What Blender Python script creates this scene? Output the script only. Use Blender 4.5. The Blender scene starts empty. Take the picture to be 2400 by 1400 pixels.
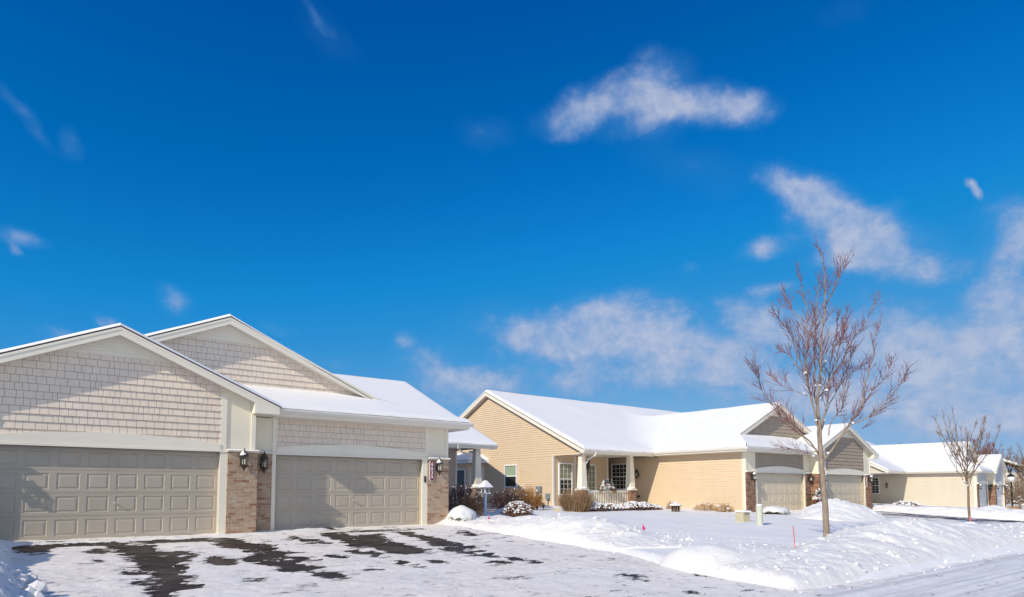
import bpy, bmesh, math, random
import numpy as np
from mathutils import Vector, Matrix
S = bpy.context.scene
col = S.collection
R = math.radians
PI = math.pi
# ---------------------------------------------------------------- site frame
ANG = R(37.9)                       # bearing of the street / house fronts
OX, OY = -2.90, 20.82               # site origin: foot of the near garage
UX, UY = math.cos(ANG), math.sin(ANG)
def site(u, v):
    return (OX + u*UX - v*UY, OY + u*UY + v*UX)
PATCHES=[[[-10.35,-1.64],[-10.0,-1.15],[-9.84,-0.7],[-9.44,-0.7],[-8.98,-0.81],[-8.47,-0.95],[-8.34,-1.75],[-8.6,-1.98],[-9.07,-1.84],[-9.44,-1.75],[-9.65,-1.81],[-9.78,-2.06],[-9.78,-2.66],[-9.9,-3.02],[-10.14,-2.9],[-10.25,-2.14],[-10.23,-1.69]],[[-9.18,-2.51],[-9.0,-2.44],[-8.81,-2.76],[-8.83,-3.2],[-9.02,-3.29],[-9.2,-3.02]],[[-9.18,-4.04],[-9.02,-4.06],[-9.08,-4.4],[-9.22,-4.36]],[[-8.66,-1.95],[-7.79,-2.19],[-8.05,-2.74],[-8.04,-3.29],[-7.86,-3.6],[-7.57,-3.37],[-7.47,-4.09],[-7.6,-4.85],[-8.06,-5.23],[-7.96,-5.74],[-8.13,-5.98],[-8.16,-6.32],[-8.01,-6.65],[-8.07,-6.86],[-8.25,-6.76],[-8.26,-7.07],[-8.06,-7.31],[-8.24,-7.68],[-8.53,-7.71],[-8.61,-7.7],[-8.68,-8.21],[-8.8,-9.02],[-8.98,-8.91],[-8.87,-8.09],[-8.82,-7.27],[-8.98,-6.89],[-8.97,-6.68],[-8.55,-6.73],[-8.53,-6.17],[-8.57,-5.9],[-8.74,-6.08],[-8.89,-6.17],[-8.99,-5.83],[-9.02,-5.5],[-8.63,-5.63],[-8.5,-5.12],[-8.64,-4.51],[-8.67,-3.91],[-8.64,-3.22],[-8.7,-2.26]],[[-8.2,-1.17],[-7.87,-1.02],[-7.55,-1.27],[-7.04,-1.09],[-6.45,-1.14],[-6.65,-1.97],[-7.08,-1.77],[-7.66,-1.92],[-7.98,-1.74]],[[-6.48,-1.24],[-6.04,-1.53],[-5.97,-1.88],[-6.15,-2.1],[-6.03,-2.73],[-5.53,-3.42],[-5.83,-3.63],[-5.94,-3.92],[-5.96,-4.39],[-5.65,-4.46],[-5.53,-4.44],[-5.59,-4.8],[-5.76,-4.56],[-6.02,-4.67],[-6.05,-5.09],[-5.85,-5.33],[-5.55,-5.76],[-5.63,-5.88],[-6.14,-5.86],[-6.15,-6.11],[-6.04,-6.64],[-5.88,-6.82],[-6.18,-6.86],[-6.38,-6.97],[-6.59,-7.07],[-6.73,-6.94],[-6.73,-6.56],[-6.45,-6.43],[-6.58,-6.18],[-6.87,-5.85],[-6.72,-5.03],[-6.78,-5.0],[-6.4,-4.63],[-6.49,-3.89],[-6.58,-3.77],[-6.37,-3.54],[-6.67,-3.23],[-6.72,-2.51],[-6.58,-1.91]],[[-7.24,-4.49],[-7.14,-4.95],[-7.14,-5.59],[-7.25,-5.83],[-7.39,-5.76],[-7.46,-5.42],[-7.46,-5.05]],[[-7.4,-7.23],[-7.21,-7.24],[-7.1,-7.44],[-7.15,-7.69],[-7.34,-7.85],[-7.45,-7.75]],[[-6.49,-7.23],[-6.16,-7.25],[-5.92,-7.54],[-5.91,-7.8],[-6.19,-8.04],[-6.28,-7.85],[-6.28,-7.5]],[[-4.84,-1.63],[-4.63,-1.61],[-4.54,-2.42],[-4.3,-2.94],[-4.34,-3.52],[-4.71,-3.44],[-4.77,-3.03],[-4.79,-2.3]],[[-3.73,-1.16],[-3.17,-1.21],[-3.18,-1.64],[-3.23,-1.98],[-2.44,-1.95],[-2.56,-2.51],[-2.89,-3.05],[-2.88,-3.89],[-3.07,-4.39],[-3.04,-5.14],[-3.06,-5.56],[-3.17,-5.76],[-3.45,-5.78],[-3.81,-5.84],[-3.86,-5.42],[-3.93,-5.05],[-3.87,-4.39],[-3.87,-4.02],[-4.18,-4.77],[-4.33,-4.86],[-4.16,-4.07],[-4.05,-3.16],[-3.99,-2.23]],[[-4.61,-4.81],[-4.38,-4.75],[-4.34,-5.1],[-4.26,-5.46],[-4.42,-6.34],[-4.51,-6.29],[-4.41,-5.77],[-4.54,-5.55],[-4.62,-5.28],[-4.7,-5.09]],[[-1.69,-1.49],[-1.46,-1.85],[-1.64,-3.14],[-2.11,-3.94],[-1.96,-3.0],[-1.86,-2.07]],[[-4.5,-6.57],[-4.35,-6.91],[-4.3,-7.68],[-4.36,-7.77],[-4.44,-7.43],[-4.52,-6.76]],[[-5.26,-5.27],[-5.05,-5.37],[-5.11,-5.99],[-5.25,-5.85]],[[-5.44,-7.47],[-5.13,-7.36],[-4.97,-7.56],[-4.94,-7.91],[-5.15,-7.58]],[[-2.99,-1.08],[-1.69,-0.93],[-1.17,-1.0],[-0.39,-1.02],[-0.53,-1.26],[-1.45,-1.31],[-2.7,-1.33]],[[-6.7,-8.03],[-6.62,-8.12],[-6.73,-8.28]],[[-3.58,0.02],[-2.93,-0.01],[-3.22,-0.4],[-3.64,-0.28]],[[-1.5,-1.97],[-1.57,-3.06],[-1.68,-4.13],[-1.61,-4.98],[-1.84,-5.63],[-2.02,-5.81],[-2.19,-5.55],[-2.34,-6.0],[-2.42,-6.84],[-2.54,-6.71],[-2.54,-6.23],[-2.59,-5.88],[-2.81,-6.01],[-2.68,-5.49],[-2.35,-5.11],[-2.51,-4.94],[-2.2,-4.21],[-1.89,-3.15],[-1.79,-2.48]],[[-2.97,-4.63],[-3.02,-4.97],[-2.85,-5.58],[-3.16,-5.76],[-3.44,-5.71],[-3.59,-5.74]],[[0.16,-1.97],[0.02,-2.74],[-0.24,-3.52],[-0.46,-3.54],[-0.28,-2.74]],[[-2.19,-6.07],[-1.91,-6.09],[-1.91,-6.33],[-2.17,-6.25]],[[-2.2,-6.56],[-1.84,-6.66],[-2.16,-6.9],[-2.31,-7.2],[-2.46,-7.12]],[[-2.2,-7.33],[-2.01,-7.27],[-1.99,-7.72],[-1.97,-8.28],[-2.15,-8.19],[-2.18,-7.9],[-2.31,-7.63]],[[-2.73,-7.34],[-2.57,-7.42],[-2.51,-8.0],[-2.69,-8.17],[-2.84,-7.83]],[[-3.93,-7.13],[-3.62,-6.89],[-3.62,-7.36],[-3.77,-7.41],[-3.98,-7.3]],[[-1.69,-6.89],[-1.58,-7.34],[-1.7,-7.2]],[[-3.85,-7.68],[-3.66,-7.8],[-3.86,-7.86]],[[-4.37,-7.16],[-4.35,-7.78],[-4.44,-7.61]],[[-1.78,-9.98],[-1.47,-9.89],[-1.43,-10.18],[-1.78,-10.16]],[[-0.56,-10.38],[-0.36,-10.68],[-0.24,-11.13],[-0.43,-10.87]],[[-1.81,-10.45],[-1.61,-10.56],[-1.54,-10.84],[-1.83,-10.78]],[[-2.41,-10.72],[-2.28,-10.79],[-2.44,-10.88]],[[-1.37,-11.21],[-1.15,-11.4],[-1.43,-11.35]],[[-1.98,-11.67],[-1.75,-11.78],[-1.84,-11.89],[-2.05,-11.77]]]
LIMBS=[[[[0.07,0.14,-0.07],[0.01,0.06,1.13],[-0.07,-0.0,1.97],[-0.11,-0.05,2.63],[-0.14,-0.09,3.23]],0.115,0.07],[[[-0.14,-0.09,3.23],[-0.18,-0.15,3.83],[-0.16,-0.21,4.3],[-0.15,-0.22,4.19],[-0.13,-0.31,5.09],[-0.1,-0.37,5.67],[-0.03,-0.44,6.37],[-0.07,-0.52,7.17],[-0.16,-0.57,7.55],[-0.27,-0.61,7.76]],0.066,0.006],[[[-0.16,-0.12,3.71],[-0.16,0.05,3.74],[-0.09,0.12,5.19],[0.04,0.22,6.36],[0.19,0.33,7.22]],0.045,0.006],[[[-0.13,-0.06,2.75],[-0.35,-0.29,3.45],[-0.63,-0.53,4.3],[-0.73,-0.78,5.37],[-0.81,-1.01,6.01],[-1.09,-1.25,6.85]],0.042,0.005],[[[-0.57,-0.46,4.15],[-0.97,-0.83,4.79],[-1.3,-1.18,5.24],[-1.62,-1.52,5.43],[-1.98,-1.86,5.6]],0.028,0.004],[[[-0.75,-0.86,5.64],[-0.97,-0.62,5.99],[-0.98,-0.37,6.33],[-1.0,-0.13,6.73]],0.016,0.004],[[[-0.6,-0.46,4.28],[-0.76,-0.13,4.77],[-0.83,0.21,5.07],[-0.88,0.57,5.25]],0.018,0.004],[[[-0.49,-0.33,3.82],[-0.91,0.11,4.11],[-0.91,0.57,4.32],[-0.95,1.01,4.64]],0.018,0.004],[[[-0.14,-0.03,2.3],[-0.46,-0.21,2.62],[-0.89,-0.4,2.9],[-1.37,-0.59,3.23],[-1.85,-0.8,3.79],[-2.11,-1.0,4.23],[-2.37,-1.18,4.48]],0.035,0.004],[[[-0.11,-0.01,2.12],[-0.19,0.41,2.33],[-0.37,0.83,2.48],[-0.63,1.26,2.57]],0.02,0.004],[[[-0.2,-0.03,2.36],[-0.39,0.34,2.78],[-0.58,0.71,3.32],[-0.8,1.08,3.75],[-1.23,1.46,4.0]],0.022,0.004],[[[-2.16,-1.15,4.07],[-2.36,-1.38,4.49]],0.01,0.004],[[[-0.07,-0.18,4.53],[0.26,0.01,5.06],[0.71,0.2,5.51],[0.91,0.4,5.93],[1.07,0.59,6.37]],0.02,0.004],[[[-0.07,-0.03,3.85],[0.36,0.19,4.36],[0.79,0.41,4.91],[1.27,0.62,5.64],[1.79,0.84,6.23],[2.25,1.06,6.86]],0.03,0.004],[[[-0.07,-0.01,2.03],[0.16,-0.15,2.44],[0.52,-0.31,3.03],[0.81,-0.46,3.55],[0.85,-0.61,4.13],[0.97,-0.76,4.67],[0.96,-0.91,5.18],[1.05,-1.07,5.71]],0.05,0.004],[[[0.48,-0.38,3.02],[0.84,-0.72,3.22],[1.11,-1.07,3.58],[1.26,-1.42,3.98],[1.34,-1.77,4.36]],0.026,0.004],[[[-0.03,-0.03,3.73],[0.11,-0.39,4.33],[0.07,-0.75,4.8],[0.03,-1.1,5.1],[-0.06,-1.44,5.39]],0.02,0.004],[[[0.1,-0.06,2.75],[0.37,0.21,3.26],[0.78,0.49,3.6],[1.07,0.72,4.52],[1.61,1.0,4.85],[2.02,1.28,5.09]],0.025,0.004],[[[-0.04,-0.39,6.06],[0.27,-0.23,6.7],[0.53,-0.06,7.09],[0.67,0.1,7.66]],0.02,0.004],[[[0.76,-0.63,3.84],[1.52,-0.21,4.23],[2.05,0.2,4.87]],0.014,0.004],[[[-0.11,-0.07,2.87],[0.27,0.31,3.52],[0.83,0.69,4.27],[1.3,1.07,4.92],[1.72,1.45,5.53]],0.028,0.004],[[[-0.11,-0.07,2.87],[0.23,0.14,3.87],[0.43,0.35,4.78],[0.69,0.57,5.59],[0.95,0.79,6.35]],0.028,0.004],[[[0.52,-0.06,7.06],[0.66,-0.02,7.31],[0.78,0.01,7.49]],0.009,0.004],[[[0.78,-0.37,2.9],[1.01,-0.38,3.05]],0.006,0.003],[[[-0.17,-0.08,3.11],[-0.28,0.08,3.99],[-0.3,0.25,4.76],[-0.07,0.42,5.61],[0.16,0.6,6.3]],0.026,0.004]]
CLOUDS=[[0.0887,0.5389,0.0475,0.0234,0.1745,1.0],[0.1563,0.5533,0.0601,0.0229,0.3491,1.0],[0.2325,0.5691,0.0487,0.0369,0.0,1.1],[0.2416,0.538,0.0709,0.0203,0.0,0.9],[0.3237,0.5301,0.0676,0.021,-0.1745,0.95],[0.3719,0.5175,0.0326,0.0199,0.0,0.9],[0.2021,0.516,0.0589,0.0157,0.0,0.5],[0.4209,0.4133,0.0423,0.0213,-0.5236,1.0],[0.4695,0.3729,0.0644,0.032,-0.5236,1.2],[0.5204,0.3263,0.0658,0.032,-0.4363,1.2],[0.3901,0.3434,0.0431,0.0146,0.0,0.9],[0.494,0.3144,0.0624,0.0218,0.0,0.9],[0.5779,0.2842,0.04,0.0184,-0.1745,0.9],[0.6216,0.3733,0.0107,0.0068,-0.3491,1.0],[0.6328,0.3618,0.0097,0.0058,-0.5236,0.9],[0.5319,0.3614,0.02,0.0094,0.0,0.5],[0.6748,0.3104,0.0226,0.0315,0.0,1.0],[0.6754,0.2356,0.0326,0.04,0.0,0.8],[0.0334,0.2383,0.06,0.0287,0.0,0.9],[0.1264,0.265,0.0921,0.0345,0.1745,1.1],[0.0864,0.2087,0.1057,0.0321,-0.1745,0.8],[0.1978,0.2433,0.0834,0.0406,-0.3491,1.0],[0.1195,0.2272,0.0854,0.0223,0.0,0.7],[0.2608,0.2275,0.056,0.0372,-0.6981,0.7],[0.3209,0.1744,0.0896,0.0339,-0.2618,1.0],[0.2725,0.1895,0.0924,0.0281,0.0,0.7],[0.1321,0.1691,0.1174,0.0226,0.0,0.6],[0.4092,0.2164,0.0952,0.0354,0.0,0.8],[0.5158,0.1999,0.0856,0.0337,-0.3491,0.8],[0.6118,0.2097,0.0759,0.037,0.0,0.8],[0.6441,0.1422,0.0805,0.0576,0.0,1.0],[0.5631,0.1502,0.09,0.0442,0.0,0.85],[0.4877,0.1278,0.1032,0.0347,0.0,0.7],[0.629,0.0905,0.0776,0.0266,0.0,0.8],[0.3522,0.2393,0.0529,0.027,-0.3491,0.7],[-0.6599,0.3064,0.0232,0.0098,0.0,0.9],[-0.6675,0.2898,0.0104,0.0069,-0.6981,0.6],[-0.4843,0.2602,0.0289,0.0168,-0.4363,0.9],[-0.5588,0.2252,0.0217,0.0098,-0.3491,0.5],[-0.6068,0.1971,0.0271,0.0074,0.0,0.6],[-0.1685,0.232,0.0208,0.0139,0.0,0.6],[-0.1323,0.1949,0.0589,0.0353,-0.5236,0.7],[-0.0332,0.1705,0.0531,0.0228,0.0,0.75],[-0.0795,0.1636,0.0792,0.026,0.0,0.6],[-0.3079,0.6281,0.0283,0.0063,-0.4887,0.45],[-0.2948,0.614,0.057,0.0253,-0.4887,0.18],[-0.6622,0.4422,0.0384,0.0099,-0.733,0.38],[-0.6147,0.43,0.011,0.0188,0.0,0.42],[-0.0409,0.5138,0.0545,0.0214,0.0,0.3],[0.3854,0.2806,0.0287,0.0105,0.0,0.7],[0.2658,0.3216,0.015,0.0095,-0.6981,0.45],[0.5057,0.5989,0.0423,0.0214,0.0,0.16],[-0.3522,0.2393,0.0354,0.0096,0.0,0.4],[-0.2476,0.1844,0.0376,0.0189,0.0,0.3],[-0.3786,0.1344,0.2868,0.0243,0.0,0.3],[0.3201,0.1372,0.4173,0.0684,0.0,0.42],[0.561,0.0947,0.2364,0.0668,0.0,0.45],[0.4382,0.2544,0.1643,0.0345,-0.1745,0.25],[0.6588,0.2842,0.0378,0.0745,0.0,0.5],[-0.1961,0.1225,0.1658,0.0322,0.0,0.35],[-0.5642,0.1778,0.105,0.033,0.0,0.28],[-0.0334,0.2542,0.0801,0.0381,0.1745,0.3],[0.2783,0.4656,0.1256,0.0322,-0.3491,0.2],[0.5174,0.2446,0.0706,0.0277,-0.3491,0.4],[-0.3213,0.1929,0.036,0.0123,-0.1745,0.45]]

def sstep(a,b,x):
    t=np.clip((np.asarray(x,float)-a)/(b-a),0,1); return t*t*(3-2*t)
def road_z(u): return -0.010*np.clip(np.asarray(u,float)-14,0,60)
def lawn_z(u,v):
    u=np.asarray(u,float); v=np.asarray(v,float)
    r=road_z(u)
    lh=np.interp(u,[-40,28,34,56,90],[.66,.66,.60,.17,-.25])
    t=np.clip((v+12.6)/14.6,0,1)
    return r+.15+t*(lh-r-.15)+.03*np.clip(v-2,0,7)
def drive_z(v): return .55*(1+np.asarray(v,float)/12.6)
def drive2_z(u,v): return road_z(u)+(.45-road_z(u))*(1+np.asarray(v,float)/12.6)
def in_drive1(u,v):
    r=np.interp(v,[-13,-10.5,-8,-5,-2,0.3],[-0.6,-0.45,0.5,0.45,0.7,0.6])
    return (1-sstep(r-.05,r+.5,u))*sstep(-10.6,-10.1,u)*(1-sstep(-.15,.35,v))
def in_drive2(u,v):
    return sstep(22.6,23.4,u)*(1-sstep(31.0,31.8,u))*(1-sstep(-.3,.2,v))
def ground_z(u,v):
    z=lawn_z(u,v)
    a=in_drive1(u,v); z=z*(1-a)+(drive_z(v)-.06)*a
    b=in_drive2(u,v); z=z*(1-b)+(drive2_z(u,v)-.06)*b
    c=(1-sstep(-12.9,-12.3,v))*sstep(-25.2,-24.6,v); z=z*(1-c)+(road_z(u)-.07)*c
    return z

def G(u, v): return float(ground_z(u, v))
# ---------------------------------------------------------------- numpy noise
def _hash(ix, iy, iz, seed):
    h = (ix*374761393 + iy*668265263 + iz*2147483647 + seed*1274126177) & 0xFFFFFFFF
    h = ((h ^ (h >> 13))*1274126177) & 0xFFFFFFFF
    h = (h ^ (h >> 16)) & 0xFFFFFFFF
    return h.astype(np.float64)/4294967295.0
def vnoise(x, y, z=0.0, seed=0):
    x = np.asarray(x, float); y = np.asarray(y, float); z = np.asarray(z, float) + 0*x
    ix = np.floor(x).astype(np.int64); iy = np.floor(y).astype(np.int64); iz = np.floor(z).astype(np.int64)
    fx, fy, fz = x-ix, y-iy, z-iz
    fx = fx*fx*(3-2*fx); fy = fy*fy*(3-2*fy); fz = fz*fz*(3-2*fz)
    r = 0
    for a in (0, 1):
        for b in (0, 1):
            for c in (0, 1):
                w = (fx if a else 1-fx)*(fy if b else 1-fy)*(fz if c else 1-fz)
                r = r + w*_hash(ix+a, iy+b, iz+c, seed)
    return r*2-1
def fbm(x, y, z=0.0, oct=4, seed=0, gain=.5):
    s, a, f = 0, 1.0, 1.0
    for k in range(oct):
        s = s + a*vnoise(x*f, y*f, np.asarray(z)*f, seed+k*17); a *= gain; f *= 2.03
    return s
def lumps(x, y, seed=0):
    "rounded broken chunks: max of domes around jittered cell points"
    x = np.asarray(x, float); y = np.asarray(y, float)
    ix = np.floor(x).astype(np.int64); iy = np.floor(y).astype(np.int64); z0 = np.zeros_like(ix)
    best = np.zeros_like(x)
    for a in (-1, 0, 1):
        for b in (-1, 0, 1):
            cx = ix+a+_hash(ix+a, iy+b, z0, seed); cy = iy+b+_hash(ix+a, iy+b, z0, seed+5)
            rr = .35+.45*_hash(ix+a, iy+b, z0, seed+9)
            d2 = ((x-cx)**2+(y-cy)**2)/(rr*rr)
            best = np.maximum(best, np.sqrt(np.clip(1-d2, 0, 1))*rr)
    return best
# ---------------------------------------------------------------- objects
def tag(o, label=None, cat=None, group=None, kind=None):
    if label: o['label'] = label
    if cat: o['category'] = cat
    if group: o['group'] = group
    if kind: o['kind'] = kind
    return o
def empty(name, loc, rz=0.0, label=None, cat=None, group=None):
    o = bpy.data.objects.new(name, None); col.objects.link(o)
    o.location = loc; o.rotation_euler = (0, 0, rz)
    return tag(o, label, cat, group)
def link(name, me, m, parent=None):
    o = bpy.data.objects.new(name, me); col.objects.link(o)
    if m: me.materials.append(m)
    if parent: o.parent = parent
    return o
def copy_tree(o, parent=None):
    c = o.copy(); col.objects.link(c)
    if parent: c.parent = parent
    for ch in list(o.children): copy_tree(ch, c)
    return c
class MB:
    "collects shapes into one mesh"
    def __init__(s, sx=1.0): s.v = []; s.f = []; s.sx = sx
    def add(s, vs, fs):
        n = len(s.v); s.v.extend([(a*s.sx, b, c) for a, b, c in vs]); s.f.extend([tuple(i+n for i in f) for f in fs]); return s
    def box(s, x0, x1, y0, y1, z0, z1):
        return s.add([(x0,y0,z0),(x1,y0,z0),(x1,y1,z0),(x0,y1,z0),(x0,y0,z1),(x1,y0,z1),(x1,y1,z1),(x0,y1,z1)],
                     [(0,3,2,1),(4,5,6,7),(0,1,5,4),(1,2,6,5),(2,3,7,6),(3,0,4,7)])
    def prism(s, pts, ax, a, b):
        "polygon (xz for ax=y, yz for ax=x, xy for ax=z) extruded from a to b"
        n = len(pts)
        def p(q, t): return (q[0], t, q[1]) if ax == 'y' else ((t, q[0], q[1]) if ax == 'x' else (q[0], q[1], t))
        vs = [p(q, a) for q in pts]+[p(q, b) for q in pts]
        fs = [tuple(range(n)), tuple(range(2*n-1, n-1, -1))]+[(i, (i+1) % n, n+(i+1) % n, n+i) for i in range(n)]
        return s.add(vs, fs)
    def hexa(s, p):  # 8 points: bottom 4, top 4
        return s.add(p, [(0,3,2,1),(4,5,6,7),(0,1,5,4),(1,2,6,5),(2,3,7,6),(3,0,4,7)])
    def slab(s, q, t):
        "quad with thickness t downward"
        return s.hexa([(a,b,c-t) for a,b,c in q]+list(q))
    def tube(s, path, r0, r1=None, n=6, cap=True):
        r1 = r0 if r1 is None else r1
        P = [Vector(p) for p in path]; m = len(P); vs = []; fs = []
        up = Vector((0.13, 0.31, 1)).normalized()
        for i, p in enumerate(P):
            d = (P[min(i+1, m-1)]-P[max(i-1, 0)])
            d = d.normalized() if d.length > 1e-9 else Vector((0,0,1))
            a = d.cross(up)
            if a.length < 1e-3: a = d.cross(Vector((1,0,0)))
            a.normalize(); b = d.cross(a)
            r = r0+(r1-r0)*i/max(m-1, 1)
            for k in range(n):
                t = 2*PI*k/n; w = p+a*(r*math.cos(t))+b*(r*math.sin(t)); vs.append(tuple(w))
        for i in range(m-1):
            for k in range(n):
                fs.append((i*n+k, i*n+(k+1) % n, (i+1)*n+(k+1) % n, (i+1)*n+k))
        if cap: fs.append(tuple(range(n-1, -1, -1))); fs.append(tuple(range((m-1)*n, m*n)))
        return s.add(vs, fs)
    def lathe(s, prof, c=(0,0,0), n=12):
        vs = []; fs = []; m = len(prof)
        for r, z in prof:
            for k in range(n):
                t = 2*PI*(k+.5)/n; vs.append((c[0]+r*math.cos(t), c[1]+r*math.sin(t), c[2]+z))
        for i in range(m-1):
            for k in range(n): fs.append((i*n+k, i*n+(k+1) % n, (i+1)*n+(k+1) % n, (i+1)*n+k))
        fs.append(tuple(range(n-1, -1, -1))); fs.append(tuple(range((m-1)*n, m*n)))
        return s.add(vs, fs)
    def blob(s, c, r, rng, sq=(1,1,1), sub=1, jit=.25):
        vs, fs = ICO[sub]
        ph = [rng.uniform(0, 6.28) for _ in range(3)]
        out = []
        for x, y, z in vs:
            k = r*(1+jit*math.sin(3*x+ph[0])*math.sin(3*y+ph[1])+jit*.6*math.sin(4*z+ph[2]))
            out.append((c[0]+x*k*sq[0], c[1]+y*k*sq[1], c[2]+z*k*sq[2]))
        return s.add(out, fs)
    def build(s, name, m, parent=None, smooth=False, fix=True, bevel=0.0):
        me = bpy.data.meshes.new(name); me.from_pydata(s.v, [], s.f); me.update()
        if fix or bevel:
            bm = bmesh.new(); bm.from_mesh(me)
            if fix: bmesh.ops.recalc_face_normals(bm, faces=bm.faces)
            if bevel: bmesh.ops.bevel(bm, geom=[e for e in bm.edges], offset=bevel, segments=2, affect='EDGES', profile=.5, clamp_overlap=True)
            bm.to_mesh(me); bm.free()
        if smooth: me.polygons.foreach_set('use_smooth', [True]*len(me.polygons))
        return link(name, me, m, parent)
def _ico(sub):
    bm = bmesh.new(); bmesh.ops.create_icosphere(bm, subdivisions=sub, radius=1)
    r = ([tuple(v.co) for v in bm.verts], [tuple(v.index for v in f.verts) for f in bm.faces]); bm.free(); return r
ICO = {1: _ico(1), 2: _ico(2), 3: _ico(3)}
def grid_mesh(name, X, Y, Z, m, parent=None, attr=None, smooth=True):
    "X,Y,Z: (n,k) arrays"
    n, k = X.shape
    co = np.stack([X, Y, Z], -1).reshape(-1, 3)
    i = np.arange(n*k).reshape(n, k)
    q = np.stack([i[:-1,:-1], i[1:,:-1], i[1:,1:], i[:-1,1:]], -1).reshape(-1, 4)
    me = bpy.data.meshes.new(name)
    me.vertices.add(len(co)); me.vertices.foreach_set('co', co.ravel())
    me.loops.add(q.size); me.loops.foreach_set('vertex_index', q.ravel().astype(np.int32))
    me.polygons.add(len(q)); me.polygons.foreach_set('loop_start', np.arange(0, q.size, 4, dtype=np.int32))
    if attr:
        for an, av in attr.items():
            a = me.attributes.new(an, 'FLOAT', 'POINT'); a.data.foreach_set('value', av.reshape(-1).astype(np.float32))
    me.update(calc_edges=True)
    if smooth: me.polygons.foreach_set('use_smooth', [True]*len(me.polygons))
    return link(name, me, m, parent)
# ---------------------------------------------------------------- materials
def nd(nt, t, **kw):
    n = nt.nodes.new(t)
    for k, v in kw.items(): setattr(n, k, v)
    return n
def newmat(name, rough=.6, base=(.5,.5,.5), spec=.4, metal=0.0):
    m = bpy.data.materials.new(name); m.use_nodes = True
    b = m.node_tree.nodes['Principled BSDF']
    b.inputs['Base Color'].default_value = (*base, 1); b.inputs['Roughness'].default_value = rough
    b.inputs['Specular IOR Level'].default_value = spec; b.inputs['Metallic'].default_value = metal
    return m, m.node_tree, b
def ramp(nt, fac, stops, interp='LINEAR'):
    r = nd(nt, 'ShaderNodeValToRGB'); e = r.color_ramp.elements; r.color_ramp.interpolation = interp
    while len(e) < len(stops): e.new(.5)
    for i, (p, c) in enumerate(stops): e[i].position = p; e[i].color = (*c, 1) if len(c) == 3 else c
    nt.links.new(fac, r.inputs[0]); return r.outputs[0]
def noise(nt, vec, scale, detail=4, rough=.5, dist=0.0):
    n = nd(nt, 'ShaderNodeTexNoise'); n.inputs['Scale'].default_value = scale; n.inputs['Detail'].default_value = detail
    n.inputs['Roughness'].default_value = rough; n.inputs['Distortion'].default_value = dist
    nt.links.new(vec, n.inputs['Vector']); return n.outputs['Fac']
def objco(nt): return nd(nt, 'ShaderNodeTexCoord').outputs['Object']
def mathn(nt, op, a, b=None, clamp=False):
    n = nd(nt, 'ShaderNodeMath', operation=op); n.use_clamp = clamp
    for i, x in enumerate((a, b)):
        if x is None: continue
        if isinstance(x, (int, float)): n.inputs[i].default_value = x
        else: nt.links.new(x, n.inputs[i])
    return n.outputs[0]
def mapping(nt, vec, scale=(1,1,1), loc=(0,0,0), rot=(0,0,0), typ='POINT'):
    n = nd(nt, 'ShaderNodeMapping', vector_type=typ); n.inputs['Scale'].default_value = scale; n.inputs['Location'].default_value = loc
    n.inputs['Rotation'].default_value = rot; nt.links.new(vec, n.inputs['Vector']); return n.outputs[0]
def bump(nt, b, h, strength=.4, dist=.01):
    n = nd(nt, 'ShaderNodeBump'); n.inputs['Strength'].default_value = strength; n.inputs['Distance'].default_value = dist
    nt.links.new(h, n.inputs['Height']); nt.links.new(n.outputs[0], b.inputs['Normal'])
def painted(name, c, rough=.55, var=.06, nscale=2.0, spec=.35, streak=False, grain=0.0):
    "painted board / vinyl / metal: slight tone drift, optional vertical grain"
    m, nt, b = newmat(name, rough, c, spec); v = objco(nt)
    f = noise(nt, v, nscale, 5, .6)
    lo = tuple(x*(1-var) for x in c); hi = tuple(min(1, x*(1+var)) for x in c)
    nt.links.new(ramp(nt, f, [(.3, lo), (.7, hi)]), b.inputs['Base Color'])
    if grain:
        g = noise(nt, mapping(nt, v, (1, 1, .05)), 55, 4, .65)
        bump(nt, b, g, grain, .006)
    else:
        bump(nt, b, noise(nt, v, 9, 3), .06, .01)
    return m
def shake_mat(name, c):
    m, nt, b = newmat(name, .75, c, .25); v = objco(nt)
    g = noise(nt, mapping(nt, v, (1, 1, .04)), 48, 3, .6)
    f = noise(nt, v, 3, 4, .6)
    big = ramp(nt, f, [(.3, tuple(x*.94 for x in c)), (.7, tuple(min(1, x*1.05) for x in c))])
    nt.links.new(big, b.inputs['Base Color'])
    bump(nt, b, g, .55, .012)
    return m
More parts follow.
